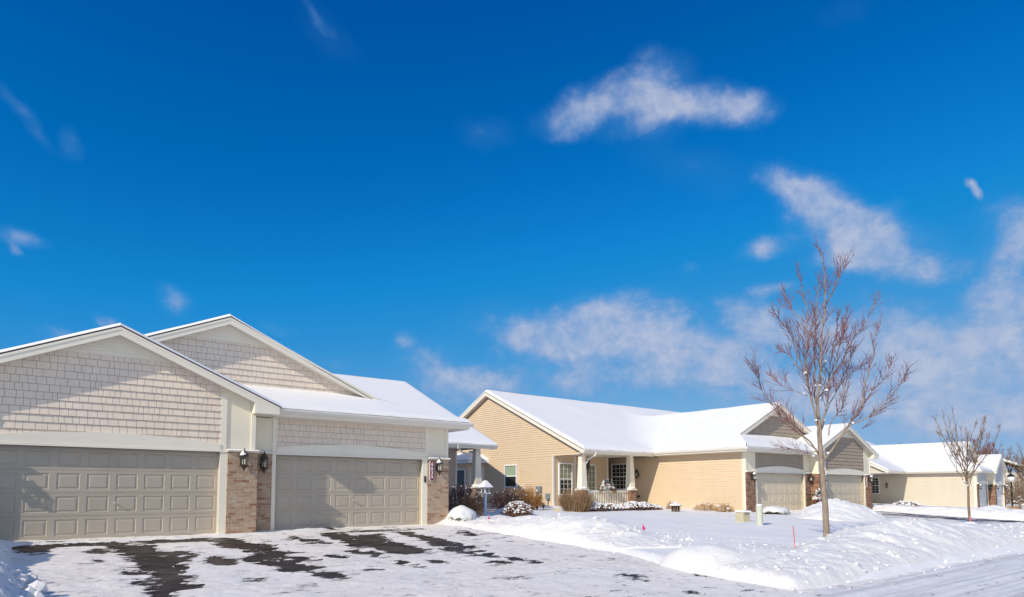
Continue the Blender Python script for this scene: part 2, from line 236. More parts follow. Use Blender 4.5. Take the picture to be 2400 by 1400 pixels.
def brick_mat(name, cols, mortar, scale=1.0):
    m, nt, b = newmat(name, .85, cols[0], .15); v = objco(nt)
    sp = nd(nt, 'ShaderNodeSeparateXYZ'); nt.links.new(v, sp.inputs[0])
    s = mathn(nt, 'ADD', sp.outputs[0], sp.outputs[1])
    cb = nd(nt, 'ShaderNodeCombineXYZ'); nt.links.new(s, cb.inputs[0]); nt.links.new(sp.outputs[2], cb.inputs[1])
    br = nd(nt, 'ShaderNodeTexBrick'); nt.links.new(cb.outputs[0], br.inputs['Vector'])
    br.inputs['Scale'].default_value = 1; br.inputs['Brick Width'].default_value = .205; br.inputs['Row Height'].default_value = .0767
    br.inputs['Mortar Size'].default_value = .006; br.inputs['Mortar Smooth'].default_value = .25; br.inputs['Bias'].default_value = 0
    br.inputs['Color1'].default_value = (0,0,0,1); br.inputs['Color2'].default_value = (1,1,1,1); br.inputs['Mortar'].default_value = (.5,.5,.5,1)
    tone = ramp(nt, br.outputs['Color'], [(i/(len(cols)-1), c) for i, c in enumerate(cols)])
    # pits and flecks on the brick faces
    n1 = noise(nt, v, 38, 4, .7); n2 = noise(nt, mapping(nt, v, (1,1,2.2)), 14, 4, .6)
    mx = nd(nt, 'ShaderNodeMixRGB', blend_type='MULTIPLY'); mx.inputs[0].default_value = .8
    nt.links.new(tone, mx.inputs[1]); nt.links.new(ramp(nt, n1, [(.30, (.45,.42,.40)), (.48, (1,1,1)), (.75, (1.05,1.05,1.02))]), mx.inputs[2])
    mx3 = nd(nt, 'ShaderNodeMixRGB', blend_type='MULTIPLY'); mx3.inputs[0].default_value = .7
    nt.links.new(mx.outputs[0], mx3.inputs[1]); nt.links.new(ramp(nt, n2, [(.34, (.62,.55,.52)), (.55, (1,1,1))]), mx3.inputs[2])
    mx2 = nd(nt, 'ShaderNodeMixRGB'); nt.links.new(br.outputs['Fac'], mx2.inputs[0]); nt.links.new(mx3.outputs[0], mx2.inputs[1]); mx2.inputs[2].default_value = (*mortar, 1)
    nt.links.new(mx2.outputs[0], b.inputs['Base Color'])
    h = mathn(nt, 'SUBTRACT', n1, mathn(nt, 'MULTIPLY', br.outputs['Fac'], 1.2)); bump(nt, b, h, .7, .008)
    return m
def snow_mat(name, c=(.87,.862,.855), fine=.35, coarse=.3, dirt=0.0, dist=.02):
    m, nt, b = newmat(name, .62, c, .25); v = objco(nt)
    if dirt:
        f = noise(nt, v, .9, 6, .65)
        nt.links.new(ramp(nt, f, [(.35, c), (.62, tuple(x*(1-dirt*k) for x, k in zip(c, (.5,.8,1.2))))]), b.inputs['Base Color'])
    a = noise(nt, v, 45, 4, .7); d = noise(nt, v, 6, 5, .6)
    h = mathn(nt, 'ADD', mathn(nt, 'MULTIPLY', a, fine), mathn(nt, 'MULTIPLY', d, coarse)); bump(nt, b, h, .6, dist)
    return m
M = {}
M['snow'] = snow_mat('fresh_snow', fine=.12, coarse=.25)
M['roof_snow'] = snow_mat('roof_snow', (.88,.873,.865), .06, .18)
M['bank_snow'] = snow_mat('plowed_snow', (.87,.862,.855), .7, .7, dirt=.05, dist=.04)
M['cream'] = painted('cream_board', (.84,.77,.60), .6, .03, 1.2)
M['cream_trim'] = painted('cream_trim', (.86,.80,.66), .5, .03, 1.2)
M['shake_near'] = shake_mat('greige_shake', (.82,.71,.58))
M['shake_mid'] = shake_mat('brown_shake', (.40,.33,.255))
M['shake_far'] = shake_mat('grey_shake', (.55,.55,.55))
M['door_near'] = painted('grey_garage_door_paint', (.47,.415,.33), .45, .05, 1.4)
M['door_mid'] = painted('tan_garage_door_paint', (.66,.57,.42), .45, .03, 1.0)
M['door_far'] = painted('white_garage_door_paint', (.72,.72,.70), .45, .03, 1.0)
M['siding_tan'] = painted('tan_lap_siding', (.70,.55,.375), .6, .03, 1.5)
M['siding_greige'] = painted('greige_lap_siding', (.52,.46,.38), .6, .03, 1.5)
M['siding_cream'] = painted('cream_lap_siding', (.62,.555,.445), .6, .03, 1.5)
M['white'] = painted('white_window_paint', (.82,.82,.82), .4, .02)
M['gutter'] = painted('cream_gutter_metal', (.78,.74,.67), .35, .03, 3.0, .5)
M['soffit'] = painted('soffit_vinyl', (.72,.68,.60), .6, .02)
M['shingle_roof'] = painted('dark_roof_shingle', (.045,.042,.045), .9, .25, 30)
M['brick_near'] = brick_mat('pink_tan_brick', [(.35,.17,.10), (.47,.32,.215), (.54,.41,.29), (.49,.33,.22), (.57,.46,.34)], (.46,.40,.33))
M['brick_mid'] = brick_mat('red_brown_brick', [(.10,.045,.03), (.27,.12,.07), (.36,.19,.11), (.24,.10,.065), (.40,.24,.15)], (.50,.42,.34))
M['metal_dark'] = painted('dark_bronze_metal', (.035,.026,.02), .4, .2, 8, .5)
M['green_metal'] = painted('green_metal', (.01,.05,.035), .35, .1, 8, .5)
M['meter'] = painted('grey_blue_meter_metal', (.20,.25,.28), .4, .05, 4, .5)
M['plum'] = painted('plum_sign_paint', (.20,.012,.045), .4, .05, 3)
M['black'] = painted('black_plastic', (.012,.012,.013), .4, .1)
M['pink'] = painted('pink_flag_plastic', (.80,.03,.22), .5, .05, 8)
M['red'] = painted('red_stake_paint', (.70,.03,.05), .45, .05, 8)
M['orange'] = painted('orange_flag_plastic', (.75,.10,.02), .5, .05, 8)
M['yellow'] = painted('yellow_marker_plastic', (.75,.52,.02), .5, .05, 8)
M['post_white'] = painted('white_post_paint', (.80,.81,.83), .45, .03)
M['pale_green'] = painted('pale_green_pedestal', (.56,.59,.48), .45, .05, 4)
M['beige_box'] = painted('beige_utility_box', (.54,.48,.32), .5, .06, 4)
M['stone'] = painted('brown_garden_stone', (.10,.055,.035), .8, .3, 12)
M['bark'] = None
def bark(name, c, c2):
    m, nt, b = newmat(name, .85, c, .2); v = objco(nt)
    f = noise(nt, mapping(nt, v, (1,1,.35)), 16, 6, .65)
    nt.links.new(ramp(nt, f, [(.3, c2), (.62, c)]), b.inputs['Base Color']); bump(nt, b, f, .6, .015); return m
M['bark'] = bark('grey_tan_bark', (.36,.285,.215), (.20,.155,.12))
M['bark_dark'] = bark('brown_bark', (.27,.19,.12), (.12,.085,.06))
M['twig_red'] = bark('red_brown_twig', (.24,.10,.10), (.15,.07,.065))
M['twig_brown'] = bark('brown_twig', (.24,.16,.10), (.14,.09,.06))
M['twig_tan'] = bark('tan_twig', (.33,.215,.12), (.18,.11,.06))
M['twig_orange'] = bark('orange_twig', (.48,.24,.07), (.26,.12,.04))
M['twig_dark'] = bark('dark_plum_twig', (.075,.045,.045), (.035,.022,.022))
def leaf(name, c1, c2):
    m, nt, b = newmat(name, .7, c1, .2); f = noise(nt, objco(nt), 14, 3, .6)
    nt.links.new(ramp(nt, f, [(.35, c1), (.62, c2)]), b.inputs['Base Color']); return m
M['leaf_brown'] = leaf('brown_dry_leaf', (.24,.12,.05), (.42,.24,.11))
M['leaf_plum'] = leaf('dark_plum_leaf', (.035,.018,.022), (.09,.05,.05))
M['leaf_orange'] = leaf('orange_dry_leaf', (.36,.16,.04), (.52,.27,.08))
M['leaf_tan'] = leaf('tan_dry_leaf', (.42,.25,.12), (.60,.40,.22))
M['leaf_green'] = leaf('dark_evergreen', (.02,.045,.018), (.06,.10,.035))
M['leaf_rust'] = leaf('rust_leaf', (.24,.09,.06), (.40,.19,.12))
M['leaf_gold'] = leaf('golden_foliage', (.42,.22,.03), (.30,.20,.03))
M['berry'] = leaf('red_berry', (.45,.01,.05), (.30,.01,.04))
def glass():
    m = bpy.data.materials.new('window_glass'); m.use_nodes = True; nt = m.node_tree; nt.nodes.clear()
    o = nd(nt, 'ShaderNodeOutputMaterial'); t = nd(nt, 'ShaderNodeBsdfTransparent'); g = nd(nt, 'ShaderNodeBsdfGlossy'); mx = nd(nt, 'ShaderNodeMixShader')
    t.inputs[0].default_value = (.93,.97,.95,1); g.inputs['Roughness'].default_value = .03
    f = nd(nt, 'ShaderNodeFresnel'); f.inputs[0].default_value = 1.5
    gm = nd(nt, 'ShaderNodeNewGeometry'); nt.links.new(mathn(nt, 'MULTIPLY', f.outputs[0], mathn(nt, 'SUBTRACT', 1.0, gm.outputs['Backfacing'])), mx.inputs[0]); nt.links.new(t.outputs[0], mx.inputs[1]); nt.links.new(g.outputs[0], mx.inputs[2]); nt.links.new(mx.outputs[0], o.inputs[0]); return m
M['glass'] = glass()
M['gap_shade'] = painted('joint_shade', (.27,.235,.20), .9, .1)  # dark colour standing in for the shade between shakes
M['interior'] = painted('dark_room', (.03,.028,.026), .9, .3, 2)
M['blind'] = painted('pale_green_blind', (.55,.60,.45), .7, .05)
M['curtain'] = painted('tan_curtain', (.42,.37,.25), .8, .15, 5)
M['lantern_glass'] = painted('lantern_glass', (.42,.40,.34), .15, .15, 20, .6)
M['candle'] = painted('white_candle_sleeve', (.85,.80,.68), .5, .05)
# ================================================================ house kit
def clip_poly(poly, a, b, c):
    "keep the part of poly with a*x+b*y<=c"
    out = []
    for i in range(len(poly)):
        p, q = poly[i], poly[(i+1) % len(poly)]
        dp, dq = a*p[0]+b*p[1]-c, a*q[0]+b*q[1]-c
        if dp <= 0: out.append(p)
        if dp*dq < 0:
            t = dp/(dp-dq); out.append((p[0]+(q[0]-p[0])*t, p[1]+(q[1]-p[1])*t))
    return out
def clip_rect(poly, x0, x1, z0, z1):
    for a, b, c in ((-1,0,-x0),(1,0,x1),(0,-1,-z0),(0,1,z1)):
        poly = clip_poly(poly, a, b, c)
        if len(poly) < 3: return []
    return poly
gap_shade = []
def shade_sheet(o, sx):
    'dark sheet that paints shade into the gaps between the shakes'
    while gap_shade:
        poly, y = gap_shade.pop(); m = MB(sx); m.add([(x, y, z) for x, z in poly], [tuple(range(len(poly)))]); m.build('joint_shade', M['gap_shade'], o, fix=False)
def shakes(mb, poly, y, row=.17, seed=1, wmin=.09, wmax=.26):
    "courses of separate shakes on the plane y=const (front = -y)"
    rng = random.Random(seed)
    zs = [p[1] for p in poly]; xs = [p[0] for p in poly]
    z = min(zs)
    while z < max(zs):
        x = min(xs)-rng.uniform(0, .2)
        while x < max(xs):
            w = rng.uniform(wmin, wmax); drop = rng.uniform(-.004, .004)
            pc = clip_rect(poly, x+.0035, x+w-.0035, z, z+row-.007)
            if len(pc) >= 3:
                th = rng.uniform(.020, .026)
                def yy(q): return y-.002-th*(1-(q[1]-z)/row)
                n = len(pc)
                mb.add([(q[0], yy(q), q[1]) for q in pc]+[(q[0], y, q[1]) for q in pc],
                       [tuple(range(n))]+[(i, (i+1) % n, n+(i+1) % n, n+i) for i in range(n)])
            x += w
        z += row
    gap_shade.append((poly, y+.0012))
def laps(mb, poly, plane, axis, out, row=.125, depth=.026):
    "lap siding: poly in (s,z); axis 'x' -> wall plane x=plane, s=y; axis 'y' -> plane y=plane, s=x; out = outward sign"
    zs = [p[1] for p in poly]; z = min(zs)
    lo, hi = min(p[0] for p in poly), max(p[0] for p in poly)
    while z < max(zs):
        pc = clip_rect(poly, lo, hi, z, z+row)
        if len(pc) >= 3:
            def dd(q): return plane+out*(.002+depth*(1-(q[1]-z)/row))
            n = len(pc)
            f = [((dd(q), q[0], q[1]) if axis == 'x' else (q[0], dd(q), q[1])) for q in pc]
            k = [((plane, q[0], q[1]) if axis == 'x' else (q[0], plane, q[1])) for q in pc]
            mb.add(f+k, [tuple(range(n))]+[(i, (i+1) % n, n+(i+1) % n, n+i) for i in range(n)])
        z += row
def snow_quad(p00, p10, p11, p01, th, free, step=.12, seed=0, rag=.03, edge=.16):
    """snow blanket over a roof facet. p00-p10 is the eave, p01-p11 the ridge. free = (eave, right, ridge, left) edges
    where the blanket rounds off"""
    P = [np.array(p, float) for p in (p00, p10, p11, p01)]
    L = max(np.linalg.norm(P[1]-P[0]), np.linalg.norm(P[2]-P[3])); H = max(np.linalg.norm(P[3]-P[0]), np.linalg.norm(P[2]-P[1]))
    def spaced(n_len, fa, fb):
        n = max(2, int(n_len/step)); t = list(np.linspace(0, 1, n+1)); e = [.0, .015, .04, .08]
        if fa: t = [k/n_len for k in e if k < n_len/3]+[k for k in t if k*n_len > .1]
        if fb: t = [k for k in t if (1-k)*n_len > .1]+[1-k/n_len for k in e[::-1] if k < n_len/3]
        return np.array(t)
    s = spaced(L, free[3], free[1]); t = spaced(H, free[0], free[2])
    Sg, Tg = np.meshgrid(s, t, indexing='ij')
    Q = sum(w[..., None]*p for w, p in (((1-Sg)*(1-Tg), P[0]), (Sg*(1-Tg), P[1]), (Sg*Tg, P[2]), ((1-Sg)*Tg, P[3])))
    d = np.full(Sg.shape, 9.0)
    if free[0]: d = np.minimum(d, Tg*H)
    if free[2]: d = np.minimum(d, (1-Tg)*H)
    if free[3]: d = np.minimum(d, Sg*L)
    if free[1]: d = np.minimum(d, (1-Sg)*L)
    k = np.sqrt(np.clip(1-(1-np.clip(d/edge, 0, 1))**2, 0, 1))
    X, Y = Q[..., 0], Q[..., 1]
    h = th*(1+.16*fbm(X*.45, Y*.45, 0, 2, seed))+rag*.10*vnoise(X*2.2, Y*2.2, 0, seed+3)
    # ragged eave edge
    if free[0]:
        dn = (P[0]-P[3]); dn = dn/np.linalg.norm(dn)
        w = np.exp(-(Tg*H)/.12)*(.05+rag*fbm(X*3.1, Y*3.1, 0, 3, seed+9))
        Q = Q+w[..., None]*dn
    Q[..., 2] += np.maximum(h, .02)*k-.006*(1-k)
    return Q
def snow_patch(mb, Q):
    n, k = Q.shape[:2]; vs = [tuple(p) for p in Q.reshape(-1, 3)]
    mb.add(vs, [(i*k+j, (i+1)*k+j, (i+1)*k+j+1, i*k+j+1) for i in range(n-1) for j in range(k-1)])
def garage_door(H, root, x0, x1, y, zt, sx, handle_x):
    cols, rows = 8, 4
    m = MB(sx); w = (x1-x0)/cols; h = zt/rows
    m.box(x0, x1, y+.03, y+.05, 0, zt)
    for r in range(rows):
        za, zb = r*h+.003, (r+1)*h-.003
        ps = [(x0+c*w+.068, x0+(c+1)*w-.068) for c in range(cols)]; p, q = za+.075, zb-.075
        m.box(x0, x1, y, y+.029, za, p); m.box(x0, x1, y, y+.029, q, zb)
        edges = [x0]+[e for ab in ps for e in ab]+[x1]
        for c in range(cols+1): m.box(edges[2*c], edges[2*c+1], y, y+.029, p, q)
        for a, b in ps:
            def ring(k, yy): return [(a+k, yy, p+k), (b-k, yy, p+k), (b-k, yy, q-k), (a+k, yy, q-k)]
            vs = ring(0, y)+ring(.016, y+.013)+ring(.028, y+.013)+ring(.062, y+.002); fs = []
            for k in range(3):
                for i in range(4): fs.append((k*4+i, k*4+(i+1) % 4, (k+1)*4+(i+1) % 4, (k+1)*4+i))
            fs.append((12, 13, 14, 15)); m.add(vs, fs)
    d = m.build('garage_door', M['door_'+H['k']], root, fix=False)
    hm = MB(sx); hz = h*1.55
    hm.tube([(handle_x, y-.01, hz), (handle_x, y-.06, hz)], .012, .012, 8); hm.box(handle_x-.04, handle_x+.04, y-.07, y-.058, hz-.009, hz+.009)
    hm.lathe([(.03, -.004), (.03, .004)], (handle_x, y-.012, hz), 10)
    hm.build('door_handle', M['gutter'], d)
    return d
def wall_lantern(root, p, face, sx, k=1.0, snow=True):
    "coach lantern on a wall; face = outward unit (x,y)"
    fx, fy = face; x, y, z = p; o = .16*k
    cx, cy = x+fx*o, y+fy*o
    m = MB(sx)
    m.lathe([(.006,.33),(.014,.30),(.02,.275),(.03,.25),(.045,.24),(.075,.20),(.095,.15),(.118,.12),(.118,.105),(.095,.10)], (cx, cy, z), 8)
    m.lathe([(.095,-.115),(.12,-.12),(.105,-.145),(.05,-.17),(.045,-.20),(.02,-.235),(.008,-.29)], (cx, cy, z), 8)
    for i in range(6):
        t = 2*PI*i/6; m.tube([(cx+.092*math.cos(t), cy+.092*math.sin(t), z-.12), (cx+.098*math.cos(t), cy+.098*math.sin(t), z+.105)], .008, .008, 4)
    m.tube([(x, y, z-.02), (x+fx*.06, y+fy*.06, z-.10), (cx-fx*.05, cy-fy*.05, z-.17)], .016, .014, 6)
    if abs(fy) > .5: m.box(x-.05, x+.05, min(y, y+fy*.02), max(y, y+fy*.02), z-.12, z+.08)
    else: m.box(min(x, x+fx*.02), max(x, x+fx*.02), y-.05, y+.05, z-.12, z+.08)
    b = m.build('wall_lantern', M['metal_dark'], root)
    g = MB(sx); g.lathe([(.08,-.11),(.088,.10)], (cx, cy, z), 6); g.build('lantern_glass', M['glass'], b)
    c = MB(sx)
    for i in range(3):
        t = 2*PI*i/3+.4; c.tube([(cx+.032*math.cos(t), cy+.032*math.sin(t), z-.10), (cx+.032*math.cos(t), cy+.032*math.sin(t), z+.03)], .014, .010, 6)
    c.build('lantern_candle', M['candle'], b)
    if snow:
        s = MB(sx); s.lathe([(.10,.128),(.085,.17),(.06,.215),(.03,.245)], (cx-.012*sx, cy-.004, z), 8); s.build('lantern_snow', M['snow'], b, smooth=True) if snow != 2 else None
    return b
def window(root, kind, name, plane, s0, s1, z0, z1, out, sx, nx=0, nz=0, sash=True, cover='blind', cover_to=.5):
    "kind 'x': wall plane x=plane, s=y; kind 'y': wall plane y=plane, s=x. out: outward sign"
    def bx(mb, sa, sb, za, zb, d0, d1):
        d0, d1 = sorted((plane+out*d0, plane+out*d1))
        if kind == 'x': mb.box(d0, d1, sa, sb, za, zb)
        else: mb.box(sa, sb, d0, d1, za, zb)
    f = MB(sx); t = .07
    bx(f, s0-t, s0, z0-t, z1+t, .0, .09); bx(f, s1, s1+t, z0-t, z1+t, .0, .09)
    bx(f, s0, s1, z1, z1+t, .0, .09); bx(f, s0, s1, z0-t, z0, .0, .092)
    w = f.build(name, M['white'], root)
    zm = z0+(z1-z0)*.5
    if sash:
        s = MB(sx); bx(s, s0, s1, zm-.03, zm+.03, .044, .078); s.build('sash_rail', M['white'], w)
    p = MB(sx); bx(p, s0, s1, z0, z1, .054, .058); p.build('window_pane', M['glass'], w)
    r = MB(sx); bx(r, s0, s1, z0, z1, .030, .034); r.build('dark_backing', M['interior'], w)
    if cover:
        c = MB(sx); zc = z1-(z1-z0)*cover_to
        if cover == 'blind':
            k = z1
            while k > zc: bx(c, s0+.02, s1-.02, k-.042, k-.004, .038, .044); k -= .045
        else:
            n = 12
            for i in range(n):
                a = s0+(s1-s0)*i/n; bx(c, a, a+(s1-s0)/n*.8, zc, z1, .036, .042+.006*(i % 2))
        c.build('window_'+cover, M['blind' if cover == 'blind' else 'curtain'], w)
    if nx or nz:
        g = MB(sx)
        for i in range(1, nx): a = s0+(s1-s0)*i/nx; bx(g, a-.01, a+.01, z0, z1, .0585, .068)
        for i in range(1, nz): a = z0+(z1-z0)*i/nz; bx(g, s0, s1, a-.01, a+.01, .0588, .0685)
        g.build('window_grille', M['white'], w)
    return w
def downspout(root, path, sx): MB(sx).tube(path, .045, .045, 6).build('downspout', M['gutter'], root, smooth=False)
def pillar_cap(parent, x0, x1, y0, y1, z, sx, seed):
    MB(sx).box(x0-.03, x1+.03, y0-.05, y1, z, z+.045).build('pillar_cap', M['cream_trim'], parent)
    m = MB(sx); rng = random.Random(seed)
    x0 -= .03; x1 += .03; y0 -= .05
    Q = snow_quad((x0, y0, z+.045), (x1, y0, z+.045), (x1, y0+.10, z+.05), (x0, y0+.10, z+.05), .03, (1,1,0,1), .05, seed, .01, .035)
    snow_patch(m, Q); m.build('cap_snow', M['snow'], parent, smooth=True, fix=False)

def build_house(H):
    sx = H['s']; k = H['k']
    root = empty(H.get('name', 'townhouse'), H['loc'], H['rot'], H['label'], 'house', 'twin garage townhouses along the street')
    B = lambda: MB(sx)
    cream, trim, brick, shake = M['cream'], M['cream_trim'], M['brick_'+('near' if k == 'near' else 'mid')], M['shake_'+k]
    ZS, ZE, PI_ = 3.10, 3.36, .43
    ax, az, rx, rz = H['ax'], 6.02, H['rx'], H['rz']
    # ---------------- front walls of the two garages
    m = B(); m.box(0,.98,0,.2,-.4,ZS); m.box(5.62,6.31,0,.2,-.4,ZS); m.box(.98,5.62,.0,.2,2.09,ZS); m.build('garage_wall', cream, root)
    y2 = -.45; zr = lambda x: 4.97-.20-.43*abs(x-9.52)
    m = B(); m.box(6.31,7.18,y2,y2+.2,-.4,2.09); m.box(11.82,12.73,y2,y2+.2,-.4,2.09)
    m.prism([(6.31,2.09),(12.73,2.09),(12.73,zr(12.73)),(9.52,zr(9.52)),(6.31,zr(6.31))], 'y', y2, y2+.2)
    m.box(6.31,6.50,y2+.2,0,-.4,3.3); m.build('garage_wall', cream, root)
    m = B(); m.box(12.53,12.73,y2+.2,8,-.4,3.25); m.build('garage_side_wall', M['siding_'+H['sid']], root)
    # shakes over garage one and in the second garage's gable
    m = B(); shakes(m, [(.84,2.28),(5.62,2.28),(5.62,ZS),(.84,ZS)], -.004, .17 if k == 'near' else .2, 3); shade_sheet(m.build('shingle_siding', shake, root, fix=False), sx)
    zb = 4.27
    m = B(); shakes(m, [(7.18,2.28),(11.86,2.28),(11.86,zr(11.86)),(10.68,zb),(8.36,zb),(7.18,zr(7.18))], y2-.004, .17 if k == 'near' else .2, 5); shade_sheet(m.build('shingle_siding', shake, root, fix=False), sx)
    m = B(); m.prism([(8.32,zb),(10.72,zb),(9.52,zr(9.52)+.01)], 'y', y2-.03, y2-.005)
    for i in range(7):
        a = zb+.02+i*.075; hw = max(.03, (zr(9.52)-a-.05)/.43)
        if hw > .08: m.hexa([(9.52-hw,y2-.032,a),(9.52+hw,y2-.032,a),(9.52+hw,y2-.028,a+.07),(9.52-hw,y2-.028,a+.07),(9.52-hw,y2-.046,a),(9.52+hw,y2-.046,a),(9.52+hw,y2-.034,a+.07),(9.52-hw,y2-.034,a+.07)])
    m.build('gable_vent', trim, root)
    # boards
    def board(x0, x1, y, z0, z1, p=.028): B().box(x0, x1, y-p, y, z0, z1).build('corner_board', trim, root)
    board(0,.10,0,2.14,ZS); board(.76,.86,0,2.14,ZS,.03); board(5.60,5.72,0,2.14,ZS,.03)
    board(6.31,6.42,y2,2.14,3.20); board(7.04,7.18,y2,2.14,3.60,.03); board(11.86,12.0,y2,2.14,3.60,.03); board(12.62,12.73,y2,2.14,3.20)
    # arches + door casings + doors
    for (x0, x1, yy) in ((.86, 5.60, 0), (7.18, 11.86, y2)):
        pts = [(x0-.0, 2.14)]+[(x1, 2.14)]
        n = 20; top = [(x1-(x1-x0)*i/n, 2.29+.165*math.sin(PI*i/n)**.9) for i in range(n+1)]
        B().prism(pts+top, 'y', yy-.052, yy-.002).build('arch_trim', trim, root)
        d0, d1 = (.98, 5.62) if yy == 0 else (7.18, 11.82)
        m = B(); m.box(d0-.19, d0, yy-.045, yy+.16, -.4, 2.09); m.box(d1, d1+.10, yy-.045, yy+.16, -.4, 2.09)
        m.box(d0-.19, d1+.10, yy-.07, yy+.16, 2.09, 2.138); m.build('door_casing', trim, root)
        garage_door(H, root, d0, d1, yy+.12, 2.09, sx, (d0+d1)/2-.05)
    # pillars
    for i, (x0, x1, ya, yb) in enumerate(((0,.78,-.07,.05),(5.73,6.25,-.07,.05),(6.25,7.0,y2-.07,.02),(11.94,12.73,y2-.07,y2+.1))):
        p = B().box(x0, x1, ya, yb, -.4, 2.10).build('brick_pillar', brick, root)
        pillar_cap(p, x0, x1, ya, ya+.068, 2.10, sx, i+3)
    # ---------------- roofs
    def roof(name, facets, snow_t, step=.14):
        d = B(); s = B()
        for i, (q, free, sq) in enumerate(facets):
            d.slab(q, .04)
            if sq: snow_patch(s, snow_quad(*q, snow_t, free, step, i+7))
        r = d.build(name, M['shingle_roof'], root)
        s.build('roof_snow', M['roof_snow'], r, smooth=True, fix=False); return r
    T = H['snow']
    xh = rx+.25
    e0, e1 = -.55, 5.78
    EF = -.46; zt = ZE+.43*(1.25-EF)
    yb = H['yb']; hd = H.get('hd', 0.0)
    roof('skirt_roof', [([(e0,EF,ZE),(e1+.1,EF,ZE),(6.7,1.25,zt),(xh,1.25,zt)], (1,0,0,0), 1)], T)
    roof('garage_roof', [
        ([(e0,yb,ZE),(e0,EF,ZE-hd*.5),(rx,.9,rz-hd),(rx,yb,rz)], (1,0,0,0), 1),
        ([(rx,yb,rz),(rx,.9,rz-hd),(ax,.9,az),(ax,yb,az)], (0,1,0,0), 1),
        ([(2*ax-rx+.3,.9,az-(ax-rx+.3)*.43),(2*ax-rx+.3,yb,az-(ax-rx+.3)*.43),(ax,yb,az),(ax,.9,az)], (0,0,0,1), 1)], T)
    hr = [k for k in bpy.data.objects if k.parent == root and k.name.startswith('garage_roof')][-1]
    if H.get('valley', True):
        sA = (H['zr']-H['ze'])/(H['yr']-H['ye']); sB = (rz-ZE)/(rx-e0); kk = .75
        gx, gy = np.meshgrid(np.arange(e0-1.6, ax+.4, .1), np.arange(H['ye']+.10, 12.5, .1), indexing='ij')
        A_ = H['ze']+sA*(gy-H['ye']); B_ = np.minimum(ZE+sB*(gx-e0), az-.1*abs(gx-ax)); dd_ = np.abs(A_-B_); kl = kk*np.clip((gy-H['ye'])/2.0, .06, 1)
        hz_ = np.maximum(A_, B_)+np.clip(kl-dd_, 0, None)**2/(4*kl)*1.0+T*1.0+.004-.05*np.clip(dd_/kl-.80, 0, 1)
        mk = dd_ < kl*1.2+.05; mm = MB(sx); idx = {}
        for i in range(gx.shape[0]-1):
            for j in range(gx.shape[1]-1):
                if mk[i, j] and mk[i+1, j] and mk[i, j+1] and mk[i+1, j+1]:
                    f = []
                    for c in ((i, j), (i+1, j), (i+1, j+1), (i, j+1)):
                        if c not in idx: idx[c] = len(mm.v); mm.v.append((gx[c]*sx, gy[c], hz_[c]))
                        f.append(idx[c])
                    mm.f.append(tuple(f))
        if mm.f: mm.build('roof_snow', M['roof_snow'], hr, smooth=True, fix=False)
    roof('gable_roof', [
        ([(5.78,9,ZE),(5.78,-.75,ZE),(9.52,-.75,4.97),(9.52,9,4.97)], (1,1,0,0), 1),
        ([(13.26,-.75,ZE),(13.26,9,ZE),(9.52,9,4.97),(9.52,-.75,4.97)], (1,0,0,1), 1)], T)
    X0, ye, ze, yr, zr_ = H['x0'], H['ye'], H['ze'], H['yr'], H['zr']
    X1 = H['x1']
    roof('main_roof', [
        ([(X0,ye,ze),(X1,ye,ze),(X1,yr,zr_),(X0,yr,zr_)], (1,1,0,1), 1),
        ([(X1,2*yr-ye,ze),(X0,2*yr-ye,ze),(X0,yr,zr_),(X1,yr,zr_)], (0,1,0,1), 1)], T, .2)
    # upper gable wall
    uz = lambda x: az-.20-(az-rz)/(ax-rx)*abs(x-ax)
    m = B(); m.prism([(rx+.3,3.6),(2*ax-rx+.2,3.6),(2*ax-rx+.2,uz(2*ax-rx+.2)),(ax,uz(ax)),(rx+.3,uz(rx+.3))], 'y', 1.22, 1.35); m.build('upper_gable_wall', cream, root)
    zv = az-.20-.47
    sl = (az-rz)/(ax-rx)
    hw = .47/sl
    m = B(); shakes(m, [(rx+.1,4.1),(2*ax-rx,4.1),(2*ax-rx,uz(2*ax-rx)),(ax+hw,zv),(ax-hw,zv),(rx+.1,max(4.101, uz(rx+.1)))], 1.2, .17 if k == 'near' else .2, 8); shade_sheet(m.build('shingle_siding', shake, root, fix=False), sx)
    m = B(); m.prism([(ax-hw-.04,zv),(ax+hw+.04,zv),(ax,uz(ax)+.01)], 'y', 1.165, 1.195)
    for i in range(5):
        a = zv+.02+i*.075; w = max(.03, (uz(ax)-a-.05)/sl)
        if w > .08: m.hexa([(ax-w,1.163,a),(ax+w,1.163,a),(ax+w,1.167,a+.07),(ax-w,1.167,a+.07),(ax-w,1.149,a),(ax+w,1.149,a),(ax+w,1.161,a+.07),(ax-w,1.161,a+.07)])
    m.build('gable_vent', trim, root)
    # rake boards (two steps) + sloping soffits, front gables
    def rake(xa, za, xb, zb_, y, ywall, w=.23):
        "board from eave end (xa,za) to apex (xb,zb)"
        m = B()
        m.prism([(xa,za-.042),(xb,zb_-.042),(xb,zb_-w),(xa,za-w)], 'y', y, y+.03)
        m.prism([(xa,za-.041),(xb,zb_-.041),(xb,zb_-.10),(xa,za-.10)], 'y', y-.012, y-.001)
        m.build('rake_board', trim, root)
        m = B(); n = 14
        m.prism([(xa,za-w+.03),(xb,zb_-w+.03),(xb,zb_-w+.018),(xa,za-w+.018)], 'y', y+.032, ywall-.002); m.build('soffit', M['soffit'], root)
    rake(5.78,ZE,9.52,4.97,-.75,y2); rake(13.26,ZE,9.52,4.97,-.75,y2)
    rake(rx,rz,ax,az,.9,1.2); x_r = H['xr']; rake(x_r,az-(x_r-ax)*.43,ax,az,.9,1.2)
    # boxed eave returns
    for a, b in ((5.78, 6.42), (13.26, 12.62)):
        B().prism([(a,3.13),(b,3.13),(b,ZE+.43*abs(b-a)-.22),(a,ZE-.08)], 'y', -.748, y2-.01).build('eave_return', trim, root)
